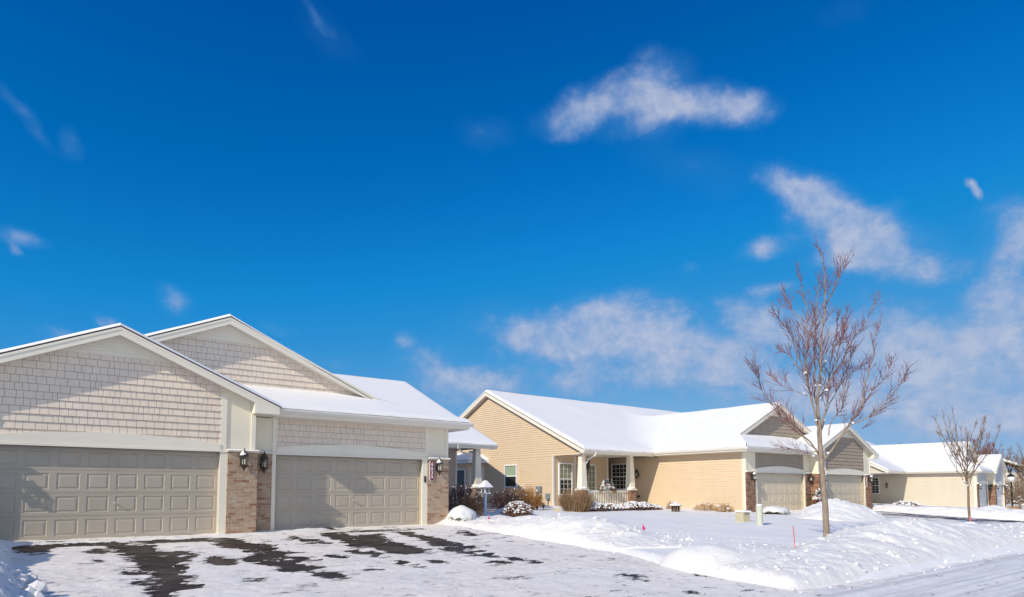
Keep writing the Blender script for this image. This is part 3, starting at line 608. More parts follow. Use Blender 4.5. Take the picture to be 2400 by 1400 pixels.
    # gutters and fascia, soffits
    def gutter(x0, x1, y0, y1, z, axis, out, name='gutter'):
        m = B()
        if axis == 'y':
            m.prism([(y0-out*0,z-.12),(y0+out*.08,z-.12),(y0+out*.12,z-.04),(y0+out*.12,z),(y0,z)], 'x', x0, x1)
        else:
            m.prism([(x0,z-.12),(x0+out*.08,z-.12),(x0+out*.12,z-.04),(x0+out*.12,z),(x0,z)], 'y', y0, y1)
        return m.build(name, M['gutter'], root)
    gutter(e0-.1,e1-.01,EF,0,ZE-.04,'y',-1); B().box(e0,e1+.1,EF,EF+.025,3.12,ZE-.075).build('fascia_board', trim, root)
    gutter(e0,0,EF-.02,H['ye']-.13,ZE-.04,'x',-1); B().box(e0,e0+.025,EF+.026,H['ye']+.2,3.12,ZE-.075).build('fascia_board', trim, root)
    m = B(); m.box(e0+.03,5.80,EF+.03,-.001,ZS,3.125); m.box(5.802,6.308,-.44,-.001,ZS+.02,3.13); m.build('soffit', M['soffit'], root)
    m = B(); m.box(e0+.03,-.001,.0,H['ye']+.1,ZS,3.125); m.build('soffit', M['soffit'], root)
    # roof vents poking through the snow
    for vx, vy in H.get('vents', ()):
        vz = ZE+(az-ZE)/(ax-e0)*(vx-e0)
        MB(sx).box(vx-.2,vx+.2,vy-.2,vy+.2,vz+.06,vz+.22).build('roof_vent', M['roof_snow'], root, bevel=.05)
    # ---------------- long side wall of garage one
    sid = M['siding_'+H['sid']]
    yw = H['yw']          # front wall of the rooms behind the porch
    m = B(); m.box(.02,.2,.2,yw+2.6,-.4,ZS); m.build('garage_side_wall', sid, root)
    m = B(); laps(m, [(.0,-.1),(yw+2.5,-.1),(yw+2.5,ZS),(.0,ZS)], .018, 'x', -1); m.build('lap_siding', sid, root, fix=False)
    B().box(-.022,.02,0,.09,2.15,ZS).build('corner_board', trim, root)
    B().box(-.022,.02,0,.09,-.4,2.08).build('corner_board', trim, root)
    # ---------------- porch: end wall, front rooms, posts, rail
    xg = X0+.30; sg = (zr_-ze)/(yr-ye)
    zg = lambda y: zr_-.22-sg*abs(y-yr)
    ybk = 2*yr-ye-.3
    m = B(); m.prism([(ye+.25,ZS),(ybk,ZS),(ybk,zg(ybk)),(yr,zg(yr)),(ye+.25,max(ZS+.01, zg(ye+.25)))], 'x', xg+.02, xg+.2)
    m.box(xg+.02, xg+.2, yw, ybk, -.4, ZS); m.build('end_wall', sid, root)
    m = B(); laps(m, [(yw,-.1),(ybk,-.1),(ybk,3.05),(yw,3.05)], xg+.018, 'x', -1)
    laps(m, [(ye+.3,3.05),(ybk,3.05),(ybk,zg(ybk)),(yr,zg(yr)),(ye+.3,max(3.06, zg(ye+.3)))], xg+.018, 'x', -1); m.build('lap_siding', sid, root, fix=False)
    B().box(xg-.012,xg+.08,yw-.028,yw+.10,-.4,ZS).build('corner_board', M['soffit'], root)
    xs, xe = xg+1.65, -.85
    m = B(); m.box(xg+.1, xs, yw+.02, yw+.15, -.4, ZS); m.box(xs-.1, xs, yw+.1, yw+.7, -.4, ZS); m.box(xs-.1, xe, yw+.62, yw+.8, -.4, ZS); m.box(xe-.12,xe,yw+.8,yw+2.6,-.4,ZS); m.box(xe,.1,yw+2.5,yw+2.6,-.4,ZS); m.build('porch_wall', sid, root)
    m = B(); laps(m, [(xg+.1,-.1),(xs,-.1),(xs,ZS),(xg+.1,ZS)], yw+.018, 'y', -1); laps(m, [(xs,-.1),(xe,-.1),(xe,ZS),(xs,ZS)], yw+.618, 'y', -1); m.build('lap_siding', sid, root, fix=False)
    B().box(xs-.1,xs+.02,yw-.01,yw+.11,-.4,ZS).build('corner_board', M['soffit'], root)
    B().box(xe-.1,xe+.02,yw+.59,yw+.72,-.4,ZS).build('corner_board', trim, root)
    if H.get('front_windows', True): window(root, 'y', 'window', yw-.002, xg+.42, xg+1.28, 1.0, 2.62, -1, sx, 3, 6, True, 'curtain', .55)
    if H.get('front_windows', True): window(root, 'y', 'window', yw+.6, xs+.75, xs+2.05, 1.05, 2.62, -1, sx, 5, 5, False, 'curtain', .9)
    window(root, 'x', 'window', .0, yw-.2, yw+1.0, 1.3, 2.72, -1, sx, 4, 6, True, None)
    m = B(); m.box(X0+.32, -.56, ye+.03, yw+2.5, ZS+.01, ZS+.035); m.build('porch_soffit', M['soffit'], root)
    gutter(X0+.02,e0-.12,ye,0,ze-.04,'y',-1); B().box(X0+.03,e0,ye,ye+.025,ze-.24,ze-.075).build('fascia_board', trim, root)
    B().box(X0+.0,X0+.5,ye+.04,ye+.45,ZS-.02,ZS+.007).build('eave_return', trim, root)
    # end gable rakes
    def rake_x(ya, za, yb_, zb_, w=.24):
        m = B(); m.prism([(ya,za-.042),(yb_,zb_-.042),(yb_,zb_-w),(ya,za-w)], 'x', X0, X0+.03)
        m.prism([(ya,za-.041),(yb_,zb_-.041),(yb_,zb_-.10),(ya,za-.10)], 'x', X0-.012, X0-.001)
        m.build('rake_board', trim, root)
        B().prism([(ya,za-w+.03),(yb_,zb_-w+.03),(yb_,zb_-w+.018),(ya,za-w+.018)], 'x', X0+.032, xg).build('soffit', M['soffit'], root)
    rake_x(ye, ze, yr, zr_); rake_x(2*yr-ye, ze, yr, zr_)
    # posts
    def post(x, y):
        p = B(); a, b = .19, .125
        p.hexa([(x-a,y-a,1.27),(x+a,y-a,1.27),(x+a,y+a,1.27),(x-a,y+a,1.27),(x-b,y-b,ZS),(x+b,y-b,ZS),(x+b,y+b,ZS),(x-b,y+b,ZS)])
        o = p.build('porch_post', trim, root)
        B().box(x-.27,x+.27,y-.27,y+.27,1.20,1.275).build('post_base', trim, o)
        B().box(x-.22,x+.22,y-.22,y+.22,-.4,1.20).build('brick_pedestal', brick, o)
        s = B(); s.lathe([(.30,1.272),(.29,1.33),(.24,1.37),(.16,1.40)], (x, y, 0), 12); s.build('post_snow', M['snow'], o, smooth=True)
    px = H['px']; py_ = H['py']
    for x in px: post(x, py_)
    if H.get('rail', True):
        m = B(); a, b = px[0]+.22, px[1]-.22
        m.box(a, b, py_-.04, py_+.04, 1.08, 1.16); m.box(a, b, py_-.03, py_+.03, .36, .44)
        n = int((b-a)/.135)
        for i in range(n+1):
            x = a+.04+(b-a-.08)*i/n; m.box(x-.022, x+.022, py_-.022, py_+.022, .44, 1.08)
        r = m.build('porch_railing', trim, root)
        s = B(); snow_patch(s, snow_quad((a,py_-.05,1.16),(b,py_-.05,1.16),(b,py_+.05,1.16),(a,py_+.05,1.16), .07, (1,1,1,1), .05, 4, .01, .05)); s.build('rail_snow', M['snow'], r, smooth=True, fix=False)
    B().box(X0+.5, .0, ye+.4, yw, -.4, .10).build('porch_floor', M['soffit'], root)
    # lanterns
    L = [((.45,-.07,1.86),1),((5.99,-.07,1.84),0),((6.64,-.52,1.88),1),((12.33,-.52,1.86),1)]
    for p, sn in L: wall_lantern(root, p, (0,-1), sx, 1.0, sn)
    return root
H1P = dict(k='near', s=-1, valley=False, hd=.14, front_windows=False, sid='greige', loc=(0,0,0), rot=ANG, ax=6.68, rx=2.12, rz=4.11, xr=9.0, yb=11, snow=.085, x0=-6.3, x1=9.2, ye=5.75, ze=3.22, yr=14.4, zr=7.2, yw=8.7, px=(-5.6,-2.0), py=6.4, rail=False,
    label='near greige townhouse with grey double garage doors and plum address sign')
cx, cy = site(.98, 0)
H1P['loc'] = (cx, cy, .55)
house1 = build_house(H1P)
H2P = dict(k='mid', s=1, sid='tan', rot=ANG, ax=5.14, rx=.92, rz=4.05, xr=8.3, yb=11, snow=.14, x0=-6.0, x1=19, ye=5.3, ze=3.30, yr=13.8, zr=7.22, yw=7.9, px=(-5.4,-1.72), py=6.0, vents=((3.2,2.6),(2.6,4.6)),
    label='tan lap sided townhouse with brown shingle gables and railed front porch')
cx, cy = site(18.4, .08)
H2P['loc'] = (cx, cy, .465)
house2 = build_house(H2P)
H3P = dict(k='far', s=1, sid='cream', rot=R(46), ax=4.3, rx=.92, rz=4.2, xr=8.0, yb=11, snow=.14, x0=-6.4, x1=17, ye=5.3, ze=3.30, yr=14.5, zr=8.0, yw=7.9, px=(), py=6.0, rail=False, vents=((3.2,2.6),),
    label='far cream townhouse with grey shingle gables and white garage doors behind the young tree')
H3P['loc'] = (40.74, 57.0, .11)
house3 = build_house(H3P)
# ---- parts only the near house shows
def near_extras(root):
    sx = -1
    s = MB(sx); pts = []
    x0, x1, z0, z1 = .50, .64, 1.42, 2.06; r = .07
    cxx = (x0+x1)/2
    pts = [(cxx+.07*math.cos(t), z1-r+.07*math.sin(t)) for t in np.linspace(0, PI, 9)]+[(cxx+.07*math.cos(t), z0+r+.07*math.sin(t)) for t in np.linspace(PI, 2*PI, 9)]
    pts2 = [(cxx+(a-cxx)*1.18, (z0+z1)/2+(b-(z0+z1)/2)*1.035) for a, b in pts]
    xo = .08   # sits left of the lantern
    S0 = MB(sx).prism([(a+xo, b) for a, b in pts2], 'y', -.095, -.072).build('address_sign', M['white'], root)
    MB(sx).prism([(a+xo, b) for a, b in pts], 'y', -.104, -.0955).build('sign_face', M['plum'], S0)
    for i, ch in enumerate('6635'):
        cu = bpy.data.curves.new('digit', 'FONT'); cu.body = ch; cu.size = .155; cu.extrude = .003; cu.align_x = 'CENTER'; cu.offset = .004
        t = bpy.data.objects.new('digit_tmp', cu); col.objects.link(t)
        bpy.context.view_layer.update()
        me = bpy.data.meshes.new_from_object(t.evaluated_get(bpy.context.evaluated_depsgraph_get()))
        bpy.data.objects.remove(t)
        # the house frame is not mirrored for this part: local x = -canonical x
        me.transform(Matrix.Translation((-(cxx+xo), -.1075, z1-.155-.135*i)) @ Matrix.Rotation(PI/2, 4, 'X') @ Matrix.Translation((0, -.005, 0)))
        link('sign_digit', me, M['white'], S0)
    MB(sx).box(.855,.91,-.075,-.046,1.36,1.56).build('door_keypad', M['black'], root)
    downspout(root, [(-4.1,5.66,3.12),(-4.1,5.7,2.98),(-4.6,6.05,2.80),(-5.25,6.25,2.72)], sx)
near_extras(house1)
def mid_extras(root):
    sx = 1; xg = -5.7
    window(root, 'x', 'window', xg+.004, 11.05, 12.1, 1.42, 2.62, -1, sx, 0, 0, True, 'blind', .48)
    downspout(root, [(-5.2,5.15,3.16),(-5.2,5.2,3.0),(-5.32,5.6,2.80),(-5.32,5.75,2.6)], sx)
    wall_lantern(root, (.0, 6.9, 2.12), (-1, 0), sx, 1.0, 0)
    MB(sx).lathe([(.09,-.05),(.10,0),(.08,.06)], (-.04, 6.88, .84), 10).build('dryer_vent', M['metal_dark'], root)
    # bay on the end wall
    x0 = xg; y0, y1, zb, ztop = 14.2, 18.2, .0, 2.86
    b = MB(sx).prism([(x0, y0), (x0-.75, y0+.75), (x0-.75, y1-.75), (x0, y1)], 'z', zb, ztop).build('bay', M['siding_tan'], root)
    e = .25
    rf = MB(sx); base = [(x0, y0-e-.15), (x0-.75-e, y0+.65-e), (x0-.75-e, y1-.65+e), (x0, y1+e+.15)]
    rf.prism(base, 'z', 2.87, 3.02); rf.build('bay_fascia', M['white'], b)
    sn = MB(sx); n = 4; top = [(x0, y0+.55), (x0, y0+.9), (x0, y1-.9), (x0, y1-.55)]
    sn.add([(a, c, 3.03) for a, c in base]+[(a, c, 3.10) for a, c in base]+[(a, c, 3.62) for a, c in top], [(0,1,2,3), (0,1,5,4),(1,2,6,5),(2,3,7,6),(4,5,9,8),(5,6,10,9),(6,7,11,10),(8,9,10,11),(3,0,4,7),(7,4,8,11)]); sn.build('roof_snow', M['roof_snow'], b)
    MB(sx).prism([(a-.01 if a < x0 else a, c) for a, c in base], 'z', 3.02, 3.032).build('roof_edge', M['shingle_roof'], b)
    # the bay's slanted and long windows
    def pane(p, q, z0, z1):
        p, q = Vector((*p, 0)), Vector((*q, 0)); d = (q-p).normalized(); nrm = Vector((-d.y, d.x, 0))
        if nrm.x > 0: nrm = -nrm
        def bar(a, c, za, zb_, o0, o1, mat, nm, par):
            P = [p+d*a+nrm*o0, p+d*c+nrm*o0, p+d*c+nrm*o1, p+d*a+nrm*o1]
            return MB(sx).hexa([(w.x, w.y, za) for w in P]+[(w.x, w.y, zb_) for w in P]).build(nm, mat, par)
        L = (q-p).length; W = bar(.12, L-.12, z0-.08, z1+.08, 0, .03, M['white'], 'window', b)
        bar(.20, L-.20, z0, z1, .031, .04, M['interior'], 'dark_backing', W); bar(.20, L-.20, z0, z1, .05, .055, M['glass'], 'window_pane', W)
    pane((x0, y0), (x0-.75, y0+.75), 1.0, 2.45); pane((x0-.75, y0+.95), (x0-.75, y1-.95), .5, 2.45)
    # meters
    mb = MB(sx); y = 9.0
    mb.box(xg-.16, xg+.0, y-.19, y+.19, .82, 1.42); mt = mb.build('electric_meter', M['meter'], root, bevel=.015)
    g = MB(sx); g.v = []; g.tube([(xg-.15, y-.02, 1.18), (xg-.24, y-.02, 1.18)], .085, .075, 12); g.build('meter_dial', M['glass'], mt)
    MB(sx).tube([(xg-.245, y-.02, 1.18), (xg-.20, y-.02, 1.18)], .06, .06, 12).build('dial_face', M['white'], mt)
    for dy, zt_ in ((-.07, -.1), (.10, .15)): MB(sx).tube([(xg-.08, y+dy, .82), (xg-.08, y+dy, zt_)], .04 if dy > 0 else .03, None, 8).build('conduit', M['meter'], mt)
    mb = MB(sx); y = 8.28; mb.box(xg-.14, xg, y-.13, y+.13, .70, 1.02); m2 = mb.build('utility_box', M['meter'], root, bevel=.015)
    MB(sx).tube([(xg-.07, y, .70), (xg-.07, y, .0)], .025, None, 8).build('conduit', M['meter'], m2)
    # plum address plate on the last pillar
    S0 = MB(sx).box(12.02, 12.14, -.55, -.525, 1.38, 2.02).build('address_sign', M['white'], root, bevel=.01)
    MB(sx).box(12.035, 12.125, -.556, -.551, 1.40, 2.0).build('sign_face', M['plum'], S0)
    MB(sx).box(11.865,11.915,-.52,-.497,1.30,1.46).build('door_keypad', M['soffit'], root)
mid_extras(house2)
wall_lantern(house3, (.0, 7.0, 2.0), (-1, 0), 1, 1.0, 0)
# ================================================================ ground
def to_world(Ug, Vg): return OX+Ug*UX-Vg*UY, OY+Ug*UY+Vg*UX
def axis_points(segs):
    out = []
    for a, b, st in segs: out += list(np.arange(a, b-1e-6, st))
    return np.array(out+[segs[-1][1]])
us = axis_points([(-400,-100,30),(-100,-40,6),(-40,-14,.8),(-14,4,.09),(4,24,.12),(24,60,.35),(60,120,3),(120,500,25)])
vs = axis_points([(-300,-60,20),(-60,-26,2),(-26,-13,.35),(-13,5,.09),(5,16,.3),(16,60,2),(60,150,8),(150,700,40)])
Ug, Vg = np.meshgrid(us, vs, indexing='ij')
Zg = ground_z(Ug, Vg)
near = (np.abs(Ug) < 70) & (np.abs(Vg) < 40)
lawn_w = (1-in_drive1(Ug, Vg))*(1-in_drive2(Ug, Vg))
Zg = Zg+lawn_w*(.03*fbm(Ug*.35, Vg*.35, 0, 3, 2)+.012*fbm(Ug*1.7, Vg*1.7, 0, 3, 5))*near
Zg = np.where((Ug > 90) | (Vg > 60) | (Vg < -40), Zg-.2, Zg)
X, Y = to_world(Ug, Vg)
tag(grid_mesh('snow_ground', X, Y, Zg, M['snow']), kind='structure')
# driveway: bare patches traced in place, drawn as a field the shader breaks up
def pip(poly, x, y):
    r = np.zeros(x.shape, bool); n = len(poly)
    for i in range(n):
        (x1, y1), (x2, y2) = poly[i], poly[(i+1) % n]
        if y1 == y2: continue
        c = ((y1 > y) != (y2 > y)) & (x < (x2-x1)*(y-y1)/(y2-y1)+x1); r ^= c
    return r
def box_blur(a, n):
    for ax in (0, 1):
        c = np.cumsum(np.pad(a, [(n+1, n) if k == ax else (0, 0) for k in (0, 1)], mode='edge'), axis=ax)
        a = (np.take(c, range(2*n+1, c.shape[ax]), axis=ax)-np.take(c, range(0, c.shape[ax]-2*n-1), axis=ax))/(2*n+1)
    return a
us = np.arange(-11.6, 2.2, .035); vs = np.arange(-13.2, .4, .035)
Ug, Vg = np.meshgrid(us, vs, indexing='ij')
mask = np.zeros(Ug.shape)
for p in PATCHES:
    xs = [q[0] for q in p]; ys = [q[1] for q in p]
    i0, i1 = np.searchsorted(us, [min(xs), max(xs)]); j0, j1 = np.searchsorted(vs, [min(ys), max(ys)])
    sl = (slice(max(i0-1, 0), i1+1), slice(max(j0-1, 0), j1+1))
    mask[sl] = np.maximum(mask[sl], pip(p, Ug[sl], Vg[sl]))
mask = box_blur(box_blur(mask, 3), 3)
mask = mask+sstep(.05, .30, mask)*.55*fbm(Ug*2.6, Vg*3.4, 0, 5, 41, .7)+.30*sstep(.55, 1.1, fbm(Ug*1.1, Vg*2.4, 0, 5, 43, .7))*sstep(-10.5, -1.5, Vg)*sstep(-10.2, -9, Ug)
mask = np.clip(mask, 0, 1)
wide = box_blur(box_blur(mask, 9), 9)
snowh = (1-sstep(.3, .7, mask))
Zd = drive_z(Vg)+snowh*(.012+.010*fbm(Ug*2.2, Vg*2.2, 0, 4, 3)+.010*lumps(Ug*5, Vg*5, 4)*(vnoise(Ug*.8, Vg*.8, 0, 8) > -.1))
Zd = Zd-.05*(Vg > .2)
X, Y = to_world(Ug, Vg)
def packed(name, warm, cool, tracks=False):
    m, nt, b = newmat(name, .6, (.8,.8,.8), .3); v = objco(nt)
    at = nd(nt, 'ShaderNodeAttribute', attribute_name='bare'); aw = nd(nt, 'ShaderNodeAttribute', attribute_name='thin')
    rv = mapping(nt, v, (1,1,1), rot=(0,0,-ANG))
    n1 = noise(nt, rv, 3.2, 8, .72); n2 = noise(nt, mapping(nt, rv, (.55,1.35,1)), 3.6, 10, .78); n3 = noise(nt, rv, .55, 5, .6)
    grit = noise(nt, rv, 30, 4, .75)
    # bare where field + noise crosses the threshold
    n4 = noise(nt, mapping(nt, rv, (.5,1.3,1)), 1.6, 9, .78)
    e = mathn(nt, 'ADD', at.outputs['Fac'], mathn(nt, 'MULTIPLY', mathn(nt, 'SUBTRACT', n2, .5), 3.6))
    e = mathn(nt, 'ADD', e, mathn(nt, 'MULTIPLY', mathn(nt, 'SUBTRACT', n4, .55), 1.5 if tracks else 3.6))
    e = mathn(nt, 'ADD', e, mathn(nt, 'MULTIPLY', mathn(nt, 'SUBTRACT', grit, .5), .7))
    e = mathn(nt, 'ADD', e, mathn(nt, 'MULTIPLY', aw.outputs['Fac'], .35))
    bare = nd(nt, 'ShaderNodeMapRange'); bare.inputs[1].default_value = .36; bare.inputs[2].default_value = .46; nt.links.new(e, bare.inputs[0])
    tint = nd(nt, 'ShaderNodeMapRange'); tint.inputs[1].default_value = .20; tint.inputs[2].default_value = .46; nt.links.new(e, tint.inputs[0])
    snowc = ramp(nt, n3, [(.35, cool), (.65, warm)])
    dirty = nd(nt, 'ShaderNodeMixRGB'); nt.links.new(mathn(nt, 'MULTIPLY', tint.outputs[0], .22 if tracks else .72), dirty.inputs[0]); nt.links.new(snowc, dirty.inputs[1]); dirty.inputs[2].default_value = (.40,.33,.27,1)
    fl = nd(nt, 'ShaderNodeMixRGB', blend_type='MULTIPLY'); nt.links.new(mathn(nt, 'MULTIPLY', ramp(nt, noise(nt, mapping(nt, rv, (.8,1.2,1)), .9, 5, .6), [(.40, (.05,.05,.05)), (.62, (1,1,1))]), .35 if tracks else .95), fl.inputs[0])
    nt.links.new(dirty.outputs[0], fl.inputs[1]); nt.links.new(ramp(nt, noise(nt, mapping(nt, rv, (.7,1.4,1)), 9, 9, .82), [(.36, (.45,.41,.38)), (.45, (.86,.84,.82)), (.52, (1,1,1))]), fl.inputs[2])
    asph = ramp(nt, noise(nt, rv, 2.0, 6, .7), [(.36, (.016,.012,.011)), (.50, (.040,.029,.023)), (.64, (.058,.043,.034))])
    if tracks:
        wv = noise(nt, mapping(nt, rv, (.06,2.2,1)), 2.2, 6, .6)
        tr = nd(nt, 'ShaderNodeMixRGB', blend_type='MULTIPLY'); tr.inputs[0].default_value = 1; nt.links.new(fl.outputs[0], tr.inputs[1])
        nt.links.new(ramp(nt, wv, [(.40, (.78,.77,.78)), (.53, (1,1,1))]), tr.inputs[2]); snow_out = tr.outputs[0]
    else: snow_out = fl.outputs[0]
    mx = nd(nt, 'ShaderNodeMixRGB'); nt.links.new(bare.outputs[0], mx.inputs[0]); nt.links.new(snow_out, mx.inputs[1]); nt.links.new(asph, mx.inputs[2])
    nt.links.new(mx.outputs[0], b.inputs['Base Color'])
    rr = nd(nt, 'ShaderNodeMapRange'); rr.inputs[1].default_value = .42; rr.inputs[2].default_value = .58; rr.inputs[3].default_value = .38; rr.inputs[4].default_value = .62; nt.links.new(mathn(nt, 'MAXIMUM', noise(nt, rv, 1.1, 5, .6), mathn(nt, 'SUBTRACT', 1.0, bare.outputs[0])), rr.inputs[0]); nt.links.new(rr.outputs[0], b.inputs['Roughness'])
    h = mathn(nt, 'ADD', mathn(nt, 'MULTIPLY', grit, .5), mathn(nt, 'SUBTRACT', mathn(nt, 'MULTIPLY', n1, 1.0), mathn(nt, 'MULTIPLY', bare.outputs[0], .8)))
    bump(nt, b, h, .8, .03); return m
M['driveway'] = packed('snowy_driveway', (.93,.865,.80), (.91,.875,.85))
M['road'] = packed('packed_road_snow', (.91,.89,.88), (.88,.875,.88), True)
tag(grid_mesh('driveway', X, Y, Zd, M['driveway'], attr={'bare': mask*1.4, 'thin': wide}), kind='structure')
us = axis_points([(-60,-14,2),(-14,14,.09),(14,30,.3),(30,90,3)]); vs = axis_points([(-25.2,-18,.5),(-18,-12.3,.08)])
Ug, Vg = np.meshgrid(us, vs, indexing='ij')
X, Y = to_world(Ug, Vg)
rut = fbm(Ug*.12, Vg*2.6, 0, 4, 11)
Zr = road_z(Ug)-.004+.010*rut+.008*fbm(Ug*2, Vg*2, 0, 4, 12)
bare = np.clip(.25*sstep(.35, .8, fbm(Ug*.35, Vg*1.8, 0, 4, 21)), 0, 1)
tag(grid_mesh('road', X, Y, Zr, M['road'], attr={'bare': bare, 'thin': bare*.2}), kind='structure')
us = np.arange(22.8, 31.6, .06); vs = np.arange(-13, .2, .06)
Ug, Vg = np.meshgrid(us, vs, indexing='ij'); X, Y = to_world(Ug, Vg)
b2 = sstep(.0, .5, fbm(Ug*.9, Vg*.22, 0, 4, 31)+.15)*.75
tag(grid_mesh('neighbour_driveway', X, Y, drive2_z(Ug, Vg)+.01, M['driveway'], attr={'bare': b2, 'thin': b2*.3}), kind='structure')
# ---------------------------------------------------------------- plowed banks
def bank(label, pts, chunk=.10, seed=1, step=.055, power=1.0, sm=.10, name='snow_bank', group='plowed snow banks', asym=1.0, cell=3.2, nclod=0):
    "pts: (u, v, height, half width) along the crest; the heap sinks into the ground at its rim"
    P = np.array(pts, float)
    seg = np.hypot(np.diff(P[:, 0]), np.diff(P[:, 1])); L = np.concatenate([[0], np.cumsum(seg)])
    n = max(6, int(L[-1]/step)); t = np.linspace(0, L[-1], n)
    # smooth crest
    def sm_i(c):
        a = np.interp(t, L, P[:, c]); k = max(1, n//14)
        ap = np.pad(a, k, mode='edge'); return np.convolve(ap, np.ones(2*k+1)/(2*k+1), 'valid')
    cu, cv, ch, cw = (sm_i(c) for c in range(4))
    du, dv = np.gradient(cu), np.gradient(cv); l = np.hypot(du, dv)+1e-9; nu, nv = -dv/l, du/l
    wmax = cw.max(); m = max(12, int(2*wmax/step)); s = np.linspace(-1, 1, m)
    Sg = s[None, :]; wid = cw[:, None]*np.where(Sg > 0, asym, 1.0)
    # rounded end caps: shrink width at the ends
    endd = np.minimum(t, L[-1]-t); capk = np.sqrt(np.clip(1-(1-np.clip(endd/np.maximum(cw*.8, .05), 0, 1))**2, 0, 1))[:, None]
    Ub = cu[:, None]+nu[:, None]*Sg*wid; Vb = cv[:, None]+nv[:, None]*Sg*wid
    prof = np.clip(1-np.abs(Sg)**1.6, 0, 1)**power*capk
    big = fbm(Ub*.8, Vb*.8, 0, 4, seed)
    lm = lumps(Ub*cell, Vb*cell, seed)*.6+lumps(Ub*cell*2.3, Vb*cell*2.3, seed+3)*.3
    rough = .5+.5*np.clip(vnoise(Ub*.7, Vb*.7, 0, seed+4)+.3, 0, 1)
    fine = fbm(Ub*7, Vb*7, 0, 3, seed+6)
    mid = fbm(Ub*2.6, Vb*2.6, 0, 4, seed+8)
    h = ch[:, None]*prof*(1+.18*big)+np.minimum(prof*3, 1)*(chunk*(lm*.75-.12)*rough+chunk*.30*mid+sm*.22*fine*chunk*4)
    base = ground_z(Ub, Vb)
    Zb = np.maximum(base, np.minimum(base+.5, road_z(Ub)-.05))-.06*(1-np.minimum(prof*4, 1))+h
    X, Y = to_world(Ub, Vb)
    rr = random.Random(seed*7)
    for _ in range(nclod):
        i, j = rr.randrange(2, n-2), rr.randrange(1, m-1); r = .014+.055*rr.random()**4*chunk/.12
        if prof[i, j] > .08: CL.blob((X[i, j], Y[i, j], Zb[i, j]+r*.15), r, rr, (1.25, 1.0, .8), 1, .45)
    o = grid_mesh(name, X, Y, Zb, M['bank_snow']); return tag(o, label, 'snow bank', group)
CL = MB()
def lz(u, v): return G(u, v)
bank('long plowed bank with a flat crest along the right edge of the driveway', [(2.1,.9,.03,1.1),(2.1,-.6,.08,1.3),(2.15,-1.9,.22,1.5),(2.2,-3.3,.44,1.6),(2.25,-4.7,.53,1.65),(2.15,-5.9,.55,1.6),(2.1,-6.7,.30,1.5),(1.9,-7.6,.10,1.35),(1.6,-8.4,.04,1.2)], .10, 2, nclod=260)
bank('low smooth snow mound at the driveway corner by the street', [(-.3,-10.4,.12,.9),(.4,-10.4,.34,1.1),(1.4,-10.35,.37,1.2),(2.6,-10.6,.22,1.2),(4.0,-10.9,.10,1.1)], .04, 5, cell=2, nclod=60)
bank('large rough street bank in front of the bare tree', [(-.6,-11.6,.04,1.0),(.6,-11.7,.18,1.1),(2.2,-11.5,.20,1.2),(3.4,-11.35,.22,1.3),(5,-11.1,.30,1.45),(6.4,-10.95,.42,1.55),(7.9,-10.8,.60,1.65),(9.2,-10.8,.56,1.65),(10.4,-10.8,.50,1.6),(13,-10.9,.38,1.6),(15.7,-11.0,.26,1.5),(18,-11,.27,1.5),(21,-11,.32,1.5),(22.4,-11,.1,1.1)], .095, 7, nclod=480)
bank('rounded heap of plowed snow before the tan garage', [(16.6,-4.4,.08,1.1),(17.8,-4.2,.35,1.6),(19.2,-3.9,.74,1.9),(20.3,-3.8,.72,1.9),(21.4,-3.8,.40,1.6),(22.4,-3.9,.15,1.1)], .08, 9, step=.07, nclod=120)
bank('long snow bank along the far side of the cleared tan driveway', [(31.6,.5,.2,.9),(31.8,-2,.32,1.1),(32,-5,.34,1.2),(32.2,-8,.38,1.3),(33.2,-10.6,.42,1.4),(37,-11.2,.40,1.5),(46,-11.4,.35,1.6)], .12, 11, step=.09, nclod=120)
bank('snow bank along the cream townhouse side wall', [(33.5,1.6,.06,1.0),(37,1.2,.22,1.3),(41,.4,.2,1.3),(45,-.8,.14,1.2)], .06, 12, step=.1)
bank('narrow snow ridge added behind the street bank near the bare tree to cast shade', [(8.3,-9.55,.04,.4),(9.2,-9.4,.14,.5),(10.5,-9.2,.18,.55),(12,-8.9,.17,.5),(13.4,-8.5,.05,.4)], .08, 26, nclod=90)  # ridge added for the line of shadow it casts by the tree
bank('small snow heap beside the white garage door', [(46.2,-1.8,.1,.9),(47.4,-2.0,.42,1.2),(48.6,-2.3,.1,.9)], .05, 14, step=.1)
bank('chunky snow bank at the left edge of the driveway, raised out of view to cast shade', [(-14.2,2.8,.7,2.0),(-13.2,.6,1.3,2.3),(-12.75,-1.6,1.55,2.35),(-12.6,-3.6,1.6,2.3),(-12.4,-5.0,1.2,2.0),(-11.6,-6.4,.55,1.35),(-11.3,-7.4,.50,1.2),(-11.1,-8.6,.46,1.1),(-11.0,-9.8,.3,1.0)], .20, 16, cell=3.0, nclod=380)  # unseen crest built tall to throw the shadow on the driveway
bank('thin snow ridge swept against the left garage door', [(-11.6,-1.05,.10,.45),(-9.8,-1.0,.09,.42),(-8,-.95,.11,.42),(-6.4,-.95,.09,.4),(-5.4,-.9,.10,.42),(-4.6,-.62,.12,.36),(-3.4,-.32,.11,.3),(-2.9,-.28,.04,.2)], .05, 18, cell=5)
bank('snow drift around the foot of the brick pillar with the plum sign', [(.3,.05,.06,.45),(.9,-.1,.20,.6),(1.6,-.2,.24,.8),(2.6,-.2,.22,.9),(3.6,-.4,.20,.9)], .04, 19)
bank('blue shaded snow drift at the foot of the white yard lantern', [(5.2,3.0,.10,.8),(6.0,3.0,.34,1.0),(7.0,2.8,.16,.9)], .02, 21, cell=2)
bank('snow drift beside the brick porch pedestal', [(15.6,5.0,.06,.8),(16.4,5.0,.34,.9),(17.2,4.9,.08,.8)], .03, 22, cell=2)
